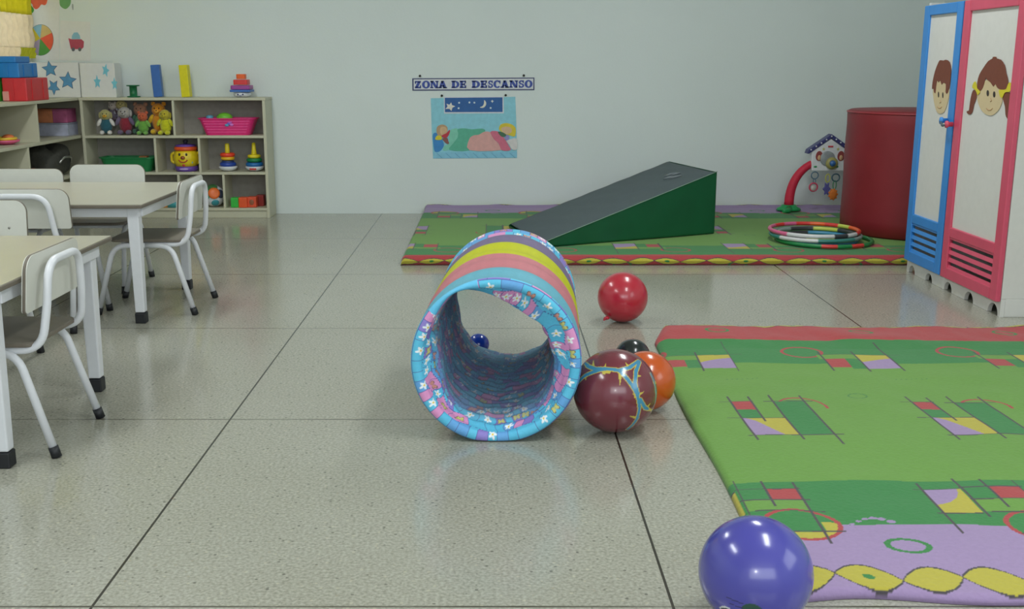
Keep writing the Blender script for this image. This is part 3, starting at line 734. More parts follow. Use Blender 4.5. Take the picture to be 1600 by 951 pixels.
for cx, cy_ in ((186, 460), (232, 466)): facepart('boy_eye', circ(cx, cy_, 6, 30), eye, 2.6, db, 0)
fline('boy_smile', [(175, 590), (190, 605), (205, 605), (222, 590)], db); fline('boy_nose', [(203, 520), (212, 540), (200, 548)], db)
# latch and padlock
hp = onX(1484, 192, LX-.03); hp = Vector((hp.x-LX, hp.y-LY0, hp.z))
h_ = MB(); h_.lathe([(0, 0), (.012, 0), (.012, .02), (.018, .025), (.018, .034), (0, .038)], bluep, 16, M=Matrix.Translation(hp+Vector((0, .035, .01))) @ Matrix.Rotation(R(-90), 4, 'Y')); h_.build('knob', db)
h_ = MB(); h_.lathe([(0, 0), (.012, 0), (.012, .02), (.018, .025), (.018, .034), (0, .038)], pinkp, 16, M=Matrix.Translation(hp+Vector((0, -.035, -.005))) @ Matrix.Rotation(R(-90), 4, 'Y')); h_.build('knob', dp)
h_ = MB(); h_.tube(fillet([hp+Vector((-.03, .035, .01)), hp+Vector((-.038, 0, -.015)), hp+Vector((-.03, -.035, -.005))], .01), .006, mat('latch_metal', (110, 120, 130), .35, metal=.6), 8); h_.build('latch', db)

# ------------------------------------------------------------------ tables
cream = mat('cream_laminate', (180, 176, 158), .28, .02, 8); brown = mat('brown_edge_band', (112, 104, 92), .5); wm = mat('white_enamel', (220, 222, 226), .32, .02); rub = mat('black_rubber', (28, 30, 34), .5)
def make_table(label, xr, yc, xl=None):
    TH = .545; t = thing('classroom_table', label, 'table', (xr-.61, yc, 0), group='low white classroom tables')
    hx_, hy_ = .61, .46
    b = MB(); b.box((-hx_, -hy_, TH-.018), (hx_, hy_, TH-.002), brown); o = b.build('tabletop', t, bevel=.004)
    MB().box((-hx_+.003, -hy_+.003, TH-.004), (hx_-.003, hy_-.003, TH), cream).build('laminate_surface', o)
    b = MB(); ex, ey = hx_-.03, hy_-.07; z0, z1 = TH-.062, TH-.018
    b.box((-ex, -ey-.018, z0), (ex, -ey+.007, z1), wm); b.box((-ex, ey-.007, z0), (ex, ey+.018, z1), wm)
    b.box((-ex-.007, -ey+.007, z0), (-ex+.018, ey-.007, z1), wm); b.box((ex-.018, -ey+.007, z0), (ex+.007, ey-.007, z1), wm)
    b.build('apron', t, bevel=.002)
    for sx_ in (-1, 1):
        for sy_ in (-1, 1):
            cx, cy_ = sx_*(hx_-.060), sy_*(hy_-(.10 if sy_ > 0 else .075))
            l = MB(); vs = []
            for z, k in ((TH-.018, 1.0), (.05, .82)):
                w2 = .026*k
                for (ax_, ay_) in ((-1, -1), (1, -1), (1, 1), (-1, 1)): vs.append((cx+ax_*w2, cy_+ay_*w2, z))
            l.add(vs, [(0, 3, 2, 1)[::-1], (4, 5, 6, 7)[::-1], (0, 1, 5, 4)[::-1], (1, 2, 6, 5)[::-1], (2, 3, 7, 6)[::-1], (3, 0, 4, 7)[::-1]], wm)
            lo_ = l.build('leg', t, bevel=.005)
            MB().box((cx-.0235, cy_-.0235, 0), (cx+.0235, cy_+.0235, .048), rub).build('rubber_foot', lo_, bevel=.004)
    return t
make_table('low cream-topped classroom table in front of the back shelf, farther of the two tables', -1.525, 5.12)
make_table('low cream-topped classroom table at the left edge, nearer of the two tables', -1.355, 3.335)

# ------------------------------------------------------------------ chairs
seatm = mat('grey_brown_seat', (126, 120, 108), .4, .05); panelm = mat('ivory_panel', (212, 212, 202), .35, .02)
def make_chair():
    t = thing('classroom_chair', '', 'chair', (0, 0, 0), group='white tube classroom chairs')
    rt = .0122
    s_ = MB(); out = rrect(.345, .335, .045, .03)
    pts_ = [(x, y, 0) for x, y in out]
    s_.prism(pts_, (0, 0, .3335), (0, 0, .346), brown); so = s_.build('seat', t, bevel=.003)
    MB().prism([(x*.985, y*.985, 0) for x, y in out], (0, 0, .345), (0, 0, .3475), seatm).build('seat_surface', so)
    lab = Matrix.Rotation(R(6), 4, 'X')
    po = rrect(.395, .168, .045, .012, 8)
    def PP(x, z, y): return Vector((x, -.168+y-.10*(z), .522+z))
    q = MB().prism([PP(x, z, 0) for x, z in po], (0, -.004, 0), (0, .005, 0), brown); bo = q.build('backrest', t, bevel=.002)
    MB().prism([PP(x*.992, z*.985, 0) for x, z in po], (0, .005, 0), (0, .0075, 0), panelm).build('backrest_front', bo)
    MB().prism([PP(x*.992, z*.985, 0) for x, z in po], (0, -.0065, 0), (0, -.004, 0), panelm).build('backrest_rear', bo)
    rv_ = MB()
    for x in (-.13, .13): rv_.ell(PP(x, -.02, .008), (.005, .002, .005), mat('rivet', (150, 150, 140), .4, metal=.7), 8, 6)
    rv_.build('rivet', bo)
    path = fillet([(-.155, .05, .322), (-.155, -.185, .322), (-.135, -.202, .45), (-.118, -.210, .578), (.118, -.210, .578), (.135, -.202, .45), (.155, -.185, .322), (.155, .05, .322)], [.07, .02, .075, .075, .02, .07], 8)
    MB().tube(path, rt, wm, 12).build('back_frame', t)
    for sx_ in (-1, 1):
        for (yb, yf, yt) in ((.225, .145, 0), (-.203, -.115, 0)):
            pth = fillet([(sx_*.170, .0, .318), (sx_*.170, yf, .318), (sx_*.182, yb, .028)], .06, 8)
            lo_ = MB().tube(pth, rt, wm, 12).build('leg', t)
            d = Vector((sx_*.182, yb, .028))-Vector((sx_*.170, yf, .318)); d.normalize()
            e = Vector((sx_*.182, yb, .028))
            MB().tube([e-d*.006, e+d*.028], rt+.003, rub, 12).build('foot_cap', lo_)
    MB().tube([(-.168, .10, .318), (.168, .10, .318)], .009, wm, 10).build('cross_bar', t)
    return t
chair0 = make_chair()
CH = [(-1.60, 5.075, 90, 1.02, 'white chair seen side-on, facing left at the right end of the farther table'),
      (-1.505, 3.205, 90, 1.0, 'nearest and largest white chair, facing left at the right end of the nearer table'),
      (-2.005, 4.745, 0, 1.03, 'white chair between the two tables, its rear tube and ivory back facing the camera'),
      (-2.06, 5.60, 180, 1.02, 'chair behind the farther table, its backrest in front of the green bin'),
      (-2.45, 5.49, 180, 1.0, 'chair behind the farther table with its backrest below the charcoal bag, left edge'),
      (-2.02, 4.00, 180, 1.03, 'chair behind the nearer table, only its ivory back corner in view at left edge')]
for i, (x, y, rz, s_, lab) in enumerate(CH):
    o = chair0 if i == 0 else copy_tree(chair0)
    o.location = (x, y, 0); o.rotation_euler = (0, 0, R(rz)); o.scale = (s_, s_, s_); o['label'] = lab

# ------------------------------------------------------------------ toy shelves
sh = mat('cream_shelf_board', (198, 196, 172), .45, .03, 6); shb = mat('grey_back_board', (150, 146, 138), .7)
SY = 8.13; SD = .245
ts = thing('toy_shelf', 'cream open toy shelf with three rows of cubbies against the back wall', 'shelf', (-2.385, SY, 0))
def TB(nm, x0, x1, y0, y1, z0, z1, m=sh): return MB().box((x0+2.385, y0-SY, z0), (x1+2.385, y1-SY, z1), m).build(nm, ts, bevel=.002)
TB('top_board', -3.075, -1.685, SY-.004, 8.378, .879, .899)
TB('side_panel', -1.712, -1.69, SY, 8.376, .0, .879); TB('side_panel', -3.07, -3.048, SY, 8.376, .0, .879)
TB('shelf_board', -3.048, -1.712, SY, 8.37, .601, .621); TB('shelf_board', -3.048, -1.712, SY, 8.37, .328, .347); TB('shelf_board', -3.048, -1.712, SY, 8.37, .057, .075)
TB('base_board', -3.048, -1.712, SY+.012, SY+.03, .0, .057); TB('back_panel', -3.048, -1.712, 8.37, 8.376, .075, .879, shb)
for x, z0, z1 in ((-2.377, .621, .879), (-2.53, .347, .601), (-2.20, .347, .601), (-2.37, .075, .328), (-2.03, .075, .328)):
    TB('divider', x-.009, x+.009, SY+.002, 8.37, z0, z1)
sl = thing('toy_shelf', 'cream open toy shelf running along the left wall beside the window', 'shelf', (-3.28, 7.3, 0))
def SBX(nm, x0, x1, y0, y1, z0, z1, m=sh): return MB().box((x0+3.28, y0-7.3, z0), (x1+3.28, y1-7.3, z1), m).build(nm, sl, bevel=.002)
X0, X1 = -3.495, -3.085
SBX('top_board', X0, X1+.004, 6.1, 8.376, .879, .899); SBX('side_panel', X0, X1, 6.1, 6.122, 0, .879); SBX('side_panel', X0, X1, 8.354, 8.376, 0, .879)
for z in (.601, .328, .057): SBX('shelf_board', X0+.006, X1, 6.122, 8.354, z, z+.02)
SBX('base_board', X1-.03, X1-.012, 6.122, 8.354, 0, .057); SBX('back_panel', X0, X0+.006, 6.122, 8.354, .077, .879, mat('cream_back', (186, 178, 156), .6))
for y, z0, z1 in ((7.40, .621, .879), (7.21, .348, .601), (6.71, .348, .601), (7.5, .077, .328), (6.6, .621, .879)): SBX('divider', X0+.006, X1, y-.009, y+.009, z0, z1)

def PXm(px, a=8.06): return (px-PX)/F*a
TZ = .8995
# spool, blocks and stacking toy on top
green = mat('spool_green', (20, 110, 64), .4)
MBs = MB().lathe([(0, 0), (.048, 0), (.048, .008), (.028, .010), (.028, .080), (.048, .082), (.048, .09), (0, .09)], green, 28)
o = MBs.build('spool'); o.location = (PXm(208), 8.22, TZ); tag(o, 'dark green plastic spool on top of the back shelf', 'toy')
o = MB().box((-.032, -.032, 0), (.032, .032, .235), mat('block_blue', (52, 104, 176), .4)).build('tall_block', bevel=.004); o.location = (PXm(247.5), 8.22, TZ+.003); o.rotation_euler = (0, R(-2.6), R(4)); tag(o, 'tall blue block standing on top of the back shelf', 'block', 'tall blocks on the shelf')
o = MB().box((-.032, -.032, 0), (.032, .032, .235), mat('block_yellow', (224, 214, 20), .4)).build('tall_block', bevel=.004); o.location = (PXm(291.5), 8.22, TZ+.002); o.rotation_euler = (0, R(-2.4), R(-3)); tag(o, 'tall yellow block standing on top of the back shelf', 'block', 'tall blocks on the shelf')
sk = thing('stacking_toy', 'square stacking toy with orange, red and purple tiers on top of the back shelf', 'toy', (PXm(378), 8.22, TZ))
MB().lathe([(0, 0), (.035, 0), (.062, .012), (.066, .03), (.06, .036), (0, .036)], wpl, 32).build('base', sk)
def sq(w_, z0, z1, m, nm, rad=.012):
    return MB().prism([(x, y, 0) for x, y in rrect(w_, w_, rad)], (0, 0, z0), (0, 0, z1), m).build(nm, sk, bevel=.004)
sq(.155, .040, .056, mat('plate_blue', (60, 110, 190), .4), 'plate'); sq(.142, .058, .088, mat('tier_purple', (160, 70, 150), .4), 'tier'); sq(.105, .092, .13, mat('tier_red', (226, 62, 60), .4), 'tier'); sq(.066, .134, .17, mat('tier_orange', (240, 104, 40), .4), 'tier')
fm = MB()
fm.ell((-.018, -.062, .022), (.007, .004, .006), navy, 8, 6); fm.ell((.018, -.062, .022), (.007, .004, .006), navy, 8, 6); fm.ell((0, -.06, .012), (.012, .004, .003), navy, 8, 6); fm.build('face_print', sk)

# plush toys in the upper left cubby
def plush(x, y, z, s, cb, ch, cl, name, label, ears='round', snout=None, rz=0, belly=None):
    fb = mat('plush_%d_%d_%d' % cb, cb, .95, .12, 60, .5, 120, sheen=.3); fh = mat('plush_%d_%d_%d' % ch, ch, .95, .12, 60, .5, 120, sheen=.3); fl2 = mat('plush_%d_%d_%d' % cl, cl, .95, .12, 60, .5, 120, sheen=.3)
    t = thing(name, label, 'soft toy', (x, y, z), R(rz), 'soft toys heaped in the upper left cubby'); t.scale = (s, s, s)
    MB().ell((0, 0, .085), (.055, .045, .075), fb).build('body', t)
    MB().ell((0, -.01, .185), (.052, .045, .050), fh).build('head', t)
    for q in (-1, 1):
        e = MB()
        if ears == 'round': e.ell((q*.04, 0, .228), (.018, .01, .018), fh, 14, 10)
        elif ears == 'long': e.ell((q*.024, .005, .25), (.011, .008, .045), fh, 14, 10)
        else: e.ell((q*.05, -.005, .18), (.012, .012, .03), fh, 14, 10)
        e.build('ear', t)
        MB().ell((q*.058, -.018, .115), (.018, .02, .04), fl2, 14, 10, M=Matrix.Rotation(R(-q*28), 3, 'Y')).build('arm', t)
        MB().ell((q*.035, -.05, .022), (.022, .045, .021), fl2, 14, 10).build('leg', t)
        MB().ell((q*.017, -.053, .197), (.005, .004, .006), eye, 8, 6).build('eye', t)
    MB().ell((0, -.055, .175), (.02, .014, .014), mat('plush_snout_%d' % (snout or ch)[0], snout or ch, .9)).build('snout', t)
    MB().ell((0, -.068, .18), (.006, .004, .004), eye, 8, 6).build('nose', t)
    return t
pz = .6225
plush(PXm(163), 8.20, pz, .80, (44, 96, 110), (176, 170, 110), (226, 222, 216), 'plush_duckling', 'small soft toy with a teal body and white feet, lower left of the heap', 'flop', (220, 170, 60), 10)
plush(PXm(168), 8.30, pz+.10, .58, (126, 116, 132), (210, 198, 190), (90, 70, 80), 'plush_mouse', 'pale headed soft toy sitting high at the far left of the heap', 'round', None, -10)
plush(PXm(181), 8.31, pz+.085, .72, (150, 136, 170), (206, 192, 130), (196, 196, 206), 'plush_puppy', 'yellowish headed soft toy with a lilac body behind the left of the heap', 'flop', None, 10)
plush(PXm(193), 8.21, pz, .88, (140, 40, 56), (170, 166, 160), (110, 96, 124), 'plush_rabbit', 'grey headed soft toy in dark red in the middle of the heap', 'flop')
plush(PXm(212), 8.30, pz, .97, (84, 140, 90), (180, 130, 104), (70, 110, 90), 'plush_doll', 'tall soft doll with a brownish head and green clothes', 'round')
plush(PXm(222), 8.19, pz, .72, (110, 170, 70), (196, 96, 60), (120, 180, 80), 'plush_frog', 'small soft toy with an orange head and lime body in front', 'round')
plush(PXm(243), 8.265, pz, .99, (226, 150, 34), (230, 150, 36), (222, 180, 40), 'teddy_bear', 'golden orange plush bear sitting near the right of the cubby', 'round', (236, 170, 60))
plush(PXm(258), 8.18, pz, .80, (206, 206, 30), (190, 176, 50), (206, 206, 30), 'plush_chick', 'bright yellow soft toy against the divider', 'flop', None, -8)

# pink basket
bk = thing('basket', 'bright pink plastic basket in the upper right cubby', 'basket', (PXm(354), 8.24, .6215))
pkm = mat('pink_plastic', (226, 48, 124), .4, .05)
def tub(w0, d0, w1, d1, h, m, parent, nm, wall=.006, rad=.05):
    A = rrect(w0, d0, rad*.8); B_ = rrect(w1, d1, rad); Bi = rrect(w1-2*wall, d1-2*wall, rad); Ai = rrect(w0-2*wall, d0-2*wall, rad*.8); Ro = rrect(w1+.02, d1+.012, rad+.006)
    n = len(A); vs = [(x, y, 0) for x, y in A]+[(x, y, h) for x, y in B_]+[(x, y, h) for x, y in Ro]+[(x, y, h+.008) for x, y in Ro]+[(x, y, h+.008) for x, y in Bi]+[(x, y, .006) for x, y in Ai]
    fs = [tuple(range(n))[::-1]]
    for k in range(5):
        for j in range(n): fs.append((k*n+j, k*n+(j+1) % n, (k+1)*n+(j+1) % n, (k+1)*n+j))
    fs.append(tuple(5*n+j for j in range(n)))
    return MB().add(vs, fs, m).build(nm, parent)
tub(.33, .15, .42, .19, .118, pkm, bk, 'tub')
rb = MB()
for k in range(5): 
    z = .02+k*.02; s_ = z/.118; rb.box((-(.166+.045*s_)+.03, -(.0765+.02*s_), z), ((.166+.045*s_)-.03, -(.074+.02*s_), z+.006), mat('pink_rib', (240, 80, 150), .4))
rb.build('ribs', bk)
lb = MB()
for (x, z, c_) in ((.02, .085, (110, 110, 210)), (.04, .078, (220, 120, 210)), (.005, .075, (90, 160, 200)), (.03, .095, (200, 90, 190))): lb.ell((x, -.0965+.004, z), (.016, .003, .010), mat('sticker_%d' % c_[0], c_, .5), 10, 6)
lb.build('sticker', bk)
o = MB().ell((0, 0, 0), (.06, .05, .04), mat('lime_toy', (120, 200, 60), .4)).build('toy_ball'); o.location = (PXm(347), 8.25, .745); tag(o, 'lime green toy heaped in the pink basket', 'toy')
o = MB().lathe([(0, 0), (.022, 0), (.028, .04), (.02, .05), (0, .05)], mat('light_blue_toy', (100, 170, 200), .4), 20).build('toy_cup'); o.location = (PXm(324), 8.24, .715); tag(o, 'light blue toy cup in the left of the pink basket', 'toy')

# green bin
gb = thing('storage_bin', 'wide green plastic bin in the middle row, left cubby', 'bin', (PXm(193), 8.25, .3475))
tub(.34, .16, .41, .2, .10, mat('bin_green', (34, 128, 72), .4), gb, 'tub')
o = MB().box((-.03, -.03, 0), (.03, .03, .04), mat('brown_block', (160, 104, 60), .5)).build('toy_block', bevel=.004); o.location = (PXm(216), 8.24, .42); tag(o, 'brown toy block showing over the rim of the green bin', 'block')

# cookie pot
pot = thing('toy_pot', 'yellow toy pot with a smiling face, orange lid and purple base', 'toy', (PXm(283.5), 8.235, .3475))
yp = mat('pot_yellow', (232, 206, 34), .35); pp = mat('pot_purple', (110, 76, 170), .35); orp = mat('pot_orange', (232, 92, 40), .35)
MB().lathe([(0, 0), (.075, 0), (.085, .01), (.085, .03), (.078, .038), (0, .038)], pp, 36).build('base', pot)
MB().lathe([(.076, .036), (.092, .07), (.095, .105), (.085, .14), (.074, .158), (0, .158)], yp, 36).build('bowl', pot)
MB().lathe([(0, .156), (.078, .156), (.086, .162), (.086, .174), (.078, .186), (0, .19)], orp, 36).build('rim', pot)
ld = MB().lathe([(0, .188), (.079, .186), (.072, .198), (.03, .204), (0, .205)], pp, 36).build('lid', pot)
MB().lathe([(0, .203), (.014, .203), (.014, .215), (.02, .222), (.016, .234), (0, .236)], mat('knob_dark', (60, 56, 70), .4), 20).build('lid_knob', ld)
for q in (-1, 1):
    MB().tube(fillet([(q*.085, 0, .14), (q*.112, 0, .125), (q*.110, 0, .07), (q*.085, 0, .06)], .03), .011, yp, 10).build('handle', pot)
    MB().ell((q*.026, -.086, .130), (.008, .006, .011), eye, 10, 8).build('eye', pot)
MB().ell((0, -.098, .107), (.017, .014, .013), mat('nose_brown', (150, 80, 40), .3)).build('nose', pot)
MB().tube([(.034*math.cos(a), -.089-.004*abs(math.sin(a)), .10+.028*math.sin(a)) for a in np.linspace(R(200), R(340), 10)], .004, mat('mouth_red', (180, 40, 50), .4), 8).build('mouth', pot)
cl = MB()
for (x, z, c_) in ((-.03, .058, (214, 60, 60)), (.03, .06, (60, 120, 190)), (.0, .052, (214, 60, 60)), (.055, .072, (120, 190, 200))): cl.ell((x, -.079+abs(x)*.3, z), (.012, .008, .012), mat('charm_%d_%d' % (c_[0], c_[2]), c_, .4), 12, 8)
cl.build('coloured_charms', pot); MB().ell((0, -.083, .02), (.034, .004, .007), mat('pale_label', (190, 170, 220), .5)).build('label_print', pot)

# ring stackers
def torus(m, z, r, t, parent, nm='ring', zs=1.0):
    return MB().lathe([(r+t*math.cos(a), z+t*zs*math.sin(a)) for a in np.linspace(-PI, PI, 15)], m, 36).build(nm, parent)
RC = {'b': mat('ring_blue', (40, 72, 160), .35), 'y': mat('ring_yellow', (232, 186, 40), .35), 'r': mat('ring_red', (236, 70, 40), .35), 'g': mat('ring_green', (20, 126, 72), .35), 'y2': mat('ring_yellow2', (226, 206, 40), .35), 'sb': mat('ring_sky', (30, 106, 170), .35)}
def stacker(px, label, kind):
    t = thing('ring_stacker', label, 'toy', (PXm(px), 8.22, .3475), group='ring stacking toys')
    MB().lathe([(0, 0), (.03, .001), (.058, .014), (.070, .032), (.066, .037), (0, .037)], wpl, 36).build('rocker_base', t)
    if kind == 0:
        torus(RC['b'], .052, .046, .016, t); torus(mat('ring_dark', (40, 60, 110), .35), .07, .036, .012, t); torus(RC['y'], .097, .038, .014, t); torus(RC['r'], .123, .040, .016, t)
        MB().lathe([(0, .03), (.020, .035), (.017, .20), (.014, .208), (0, .21)], RC['y2'], 20).build('post', t)
    else:
        torus(RC['sb'], .052, .050, .016, t); torus(RC['g'], .084, .044, .015, t); torus(RC['y2'], .112, .036, .014, t)
        MB().lathe([(0, .03), (.034, .035), (.016, .17), (.013, .212), (0, .216)], RC['y2'], 20).build('post', t)
        MB().box((-.024, -.0685, .014), (.024, -.055, .027), mat('red_tag', (200, 60, 56), .5)).build('red_label', t)
    return t
stacker(350, 'ring stacker with red ring on top and a tilted yellow post, left of the pair', 0); stacker(392, 'ring stacker with green and blue rings and cone post, right of the pair', 1)

# bottom row
bt = thing('activity_ball', 'white, orange and green toy ball in the bottom row, half behind a chair', 'toy', (PXm(328, 8.13), 8.23, .0755+.082))
MB().ell((0, 0, 0), .082, wpl, 36, 24).build('shell', bt)
a_ = MB()
for (d, r, c_) in (((.25, -.9, .35), .045, (232, 110, 40)), ((-.5, -.8, .2), .04, (70, 160, 120)), ((.75, -.55, .25), .034, (60, 70, 90)), ((.3, -.75, -.6), .03, (60, 150, 160)), ((0, -.5, .85), .04, (70, 120, 70))):
    v_ = Vector(d).normalized(); M3 = v_.to_track_quat('Z', 'Y').to_matrix()
    a_.ell(v_*.078, (r, r, .012), mat('patch_%d_%d' % (c_[0], c_[1]), c_, .4), 16, 8, M=M3)
a_.build('coloured_patches', bt)
for (px, y, w_, h_, c_, lab) in ((362.5, 8.19, .062, .075, (60, 190, 70), 'green cube, leftmost of the toy cubes in the bottom right cubby'), (376, 8.18, .066, .078, (236, 92, 46), 'orange cube between the green cube and the dark orange one'), (389, 8.20, .07, .08, (220, 84, 50), 'dark orange cube with a brown mark, third of the toy cubes'), (399, 8.27, .06, .085, (150, 50, 44), 'dark red cube at the back right of the toy cubes')):
    o = MB().box((-w_/2, -w_/2, 0), (w_/2, w_/2, h_), mat('cube_%d_%d' % c_[:2], c_, .45)).build('toy_cube', bevel=.006); o.location = (PXm(px, 8.1), y, .0755); o.rotation_euler = (0, 0, R(random.uniform(-6, 6))); tag(o, lab, 'toy block', 'toy cubes in the bottom row')
    if c_[0] == 220: MB().ell((0, -w_/2, h_/2), (.018, .003, .022), mat('cube_mark', (150, 90, 60), .5), 12, 8).build('round_mark', o)
o = MB().lathe([(0, 0), (.05, 0), (.06, .03), (.045, .06), (0, .06)], mat('teal_toy', (70, 160, 165), .4), 24).build('toy_bowl'); o.location = (PXm(264, 8.1), 8.2, .0755); tag(o, 'teal toy in the bottom row seen under the table edge', 'toy')
o = MB().lathe([(0, 0), (.03, 0), (.034, .02), (0, .03)], mat('amber_toy', (220, 150, 70), .4), 20).build('toy_disc'); o.location = (PXm(250.5, 8.1), 8.19, .0755); tag(o, 'small amber toy beside the teal toy in the bottom row', 'toy')
o = MB().box((-.035, -.03, 0), (.035, .03, .10), mat('pink_toy', (214, 140, 150), .5)).build('toy_block', bevel=.006); o.location = (PXm(257, 8.1), 8.29, .0755); tag(o, 'pale pink toy block behind the amber toy in the bottom row', 'block')

# left shelf contents
dish = thing('toy_dish', 'shallow pink and yellow toy dish on the left wall shelf', 'toy', (-3.24, 7.20, .6215))
MB().lathe([(0, 0), (.05, 0), (.095, .018), (.1, .03), (.09, .03), (.045, .01), (0, .01)], mat('dish_pink', (226, 100, 140), .4), 32).build('dish', dish)
torus(mat('dish_yellow', (232, 196, 60), .4), .038, .075, .010, dish, 'yellow_rim')
MB().ell((.03, 0, .045), (.04, .04, .022), mat('dish_orange', (226, 120, 70), .5)).build('orange_top', dish)
yt = MB()
for k in range(7): a = 2*PI*k/7; yt.ell((.03*math.cos(a), 0, .06+.03*math.sin(a)), (.02, .018, .02), mat('yellow_petal', (206, 196, 50), .5), 12, 8)
yt.ell((0, 0, .03), (.03, .03, .03), mat('yellow_petal', (206, 196, 50), .5)); o = yt.build('flower_toy'); o.location = (-3.30, 7.04, .66); tag(o, 'yellow flower shaped toy above the pink dish, cut by the left edge', 'toy')
for i, (x, y, z, w_, d_, h_, c_, lab) in enumerate(((-3.27, 8.16, .6215, .25, .2, .095, (176, 180, 200), 'pale blue grey box at the bottom of the box stack on the left wall shelf'), (-3.32, 8.16, .718, .13, .18, .10, (206, 130, 90), 'orange printed box on top of the pale box, left of the pink one'), (-3.2, 8.16, .718, .105, .18, .10, (176, 90, 130), 'dusky pink box on top of the pale box, right of the orange one'))):
    t = thing('toy_box', lab, 'box', (x, y, z)); cm3 = mat('carton_%d' % i, c_, .6, .15, 25)
    MB().box((-w_/2, -d_/2, 0), (w_/2, d_/2, h_-.012), cm3).build('carton', t, bevel=.002); MB().box((-w_/2-.002, -d_/2-.002, h_-.012), (w_/2+.002, d_/2+.002, h_), mat('carton_lid_%d' % i, tuple(int(v*.85) for v in c_), .6)).build('lid', t, bevel=.002)
bg = thing('toy_bag', 'dark charcoal bag with a metal buckle in the left wall shelf', 'bag', (-3.24, 7.86, .3485))
bgm = mat('charcoal_fabric', (66, 66, 60), .8, .15, 20, .4, 40)
vs_ = MB(); nu_, nv_ = 32, 20; pts2 = []
for i in range(nv_+1):
    t = PI*i/nv_
    for j in range(nu_):
        a = 2*PI*j/nu_; ca, sa = math.cos(a), math.sin(a); e = .55
        sgn = lambda q: (1 if q >= 0 else -1)
        x = .13*sgn(ca)*abs(ca)**e*math.sin(t)**.5; y = .20*sgn(sa)*abs(sa)**e*math.sin(t)**.5; z = .105-.105*sgn(math.cos(t))*abs(math.cos(t))**.6
        z *= 1+.10*math.sin(3*a); pts2.append((x, y, max(0, z)))
vs_.add(pts2, [(i*nu_+j, i*nu_+(j+1) % nu_, (i+1)*nu_+(j+1) % nu_, (i+1)*nu_+j) for i in range(nv_) for j in range(nu_)], bgm, True); vs_.build('bag_body', bg)
MB().tube(fillet([(.13, -.1, .10), (.15, -.05, .14), (.15, .08, .13), (.13, .12, .09)], .04), .008, mat('buckle_metal', (190, 190, 186), .25, metal=.8), 10).build('buckle', bg)
o = MB().box((-.03, -.03, 0), (.03, .03, .10), mat('orange_red_block', (206, 84, 50), .45)).build('toy_block', bevel=.006); o.location = (-3.14, 7.33, .3485); tag(o, 'orange red block beside the charcoal bag on the left wall shelf', 'block')

# big blocks on top of the left shelf
def bigblock(x0, x1, y0, y1, z0, z1, c_, lab, step=None):
    t = thing('storage_box', lab, 'box', ((x0+x1)/2, (y0+y1)/2, z0), group=None)
    m = mat('box_%d_%d' % c_[:2], c_, .35, .05); hx_, hy_ = (x1-x0)/2, (y1-y0)/2
    MB().box((-hx_, -hy_, 0), (hx_, hy_, z1-z0), m).build('shell', t, bevel=.006)
    for q in (-.5, .5): MB().box((hx_, q*hy_-.006, .01), (hx_+.004, q*hy_+.006, z1-z0-.01), m).build('ridge', t)
    MB().box((-hx_*.1-.005, -hy_-.004, .01), (-hx_*.1+.005, -hy_, z1-z0-.01), m).build('ridge', t)
    return t
tr = bigblock(-3.262, -3.10, 7.30, 7.66, TZ, 1.052, (206, 44, 50), 'big red plastic box on top of the left wall shelf under the blue box')
MB().box((-.081, -.184, .005), (-.04, -.180, .065), mat('pale_pink_label', (226, 150, 140), .6)).build('label_patch', tr)
tb = bigblock(-3.275, -3.14, 7.30, 7.60, 1.053, 1.15, (30, 120, 190), 'blue plastic box stacked on the red box on the left wall shelf')
MB().box((-.06, -.148, .097), (.05, .08, .14), mat('box_30_120', (30, 120, 190), .35)).build('raised_top', tb, bevel=.006)
o = MB().box((-.06, -.12, 0), (.06, .12, .26), mat('leaf_green_plastic', (70, 170, 50), .4)).build('storage_box', bevel=.006); o.location = (-3.342, 7.34, TZ); tag(o, 'green plastic box at the left edge beside the red box on the shelf', 'box')

# star boxes
paper = mat('white_paper', (222, 223, 220), .7, .02); starm = mat('star_blue', (90, 150, 190), .6); star2 = mat('star_aqua', (120, 196, 212), .6); inkd = mat('ink_outline', (60, 76, 110), .6)
def star(cx, cz, r, rot, y, m, outl=None, name='star', parent=None, sq_=1.0):
    b_ = MB()
    def P_(rr, yy): return [(cx+(rr if k % 2 == 0 else rr*.48)*sq_*math.cos(rot+k*PI/5), 0, cz+(rr if k % 2 == 0 else rr*.48)*math.sin(rot+k*PI/5)) for k in range(10)]
    if outl: b_.prism(P_(r*1.12, 0), (0, y, 0), (0, y-.001, 0), outl)
    b_.prism(P_(r, 0), (0, y, 0), (0, y-.0018, 0), m)
    return b_.build(name, parent)
def starbox(x0, x1, h_, lab, stars, m, ol):
    t = thing('paper_box', lab, 'box', ((x0+x1)/2, 8.26, TZ), group='star boxes in the corner'); hw = (x1-x0)/2
    MB().box((-hw, -.07, 0), (hw, .07, h_), paper).build('carton', t, bevel=.003)
    for (px, py, r, rot, s_) in stars:
        p = onY(px, py, 8.19); star(p.x-(x0+x1)/2, p.z-TZ, r, rot, -.0702, m, ol, 'star', t, s_)
    return t
starbox(-3.455, -3.078, .255, 'white box with big dark outlined blue stars on the shelf corner', [(78, 108, .056, .4, 1), (106, 126, .062, .2, 1), (84, 136, .055, .9, .8)], starm, inkd)
starbox(-3.07, -2.81, .25, 'smaller white box with three pale aqua stars beside the big starred box', [(152, 128, .052, PI/2, .55), (165, 110, .052, PI/2-.3, .55), (179, 131, .05, PI/2, .5)], star2, None)

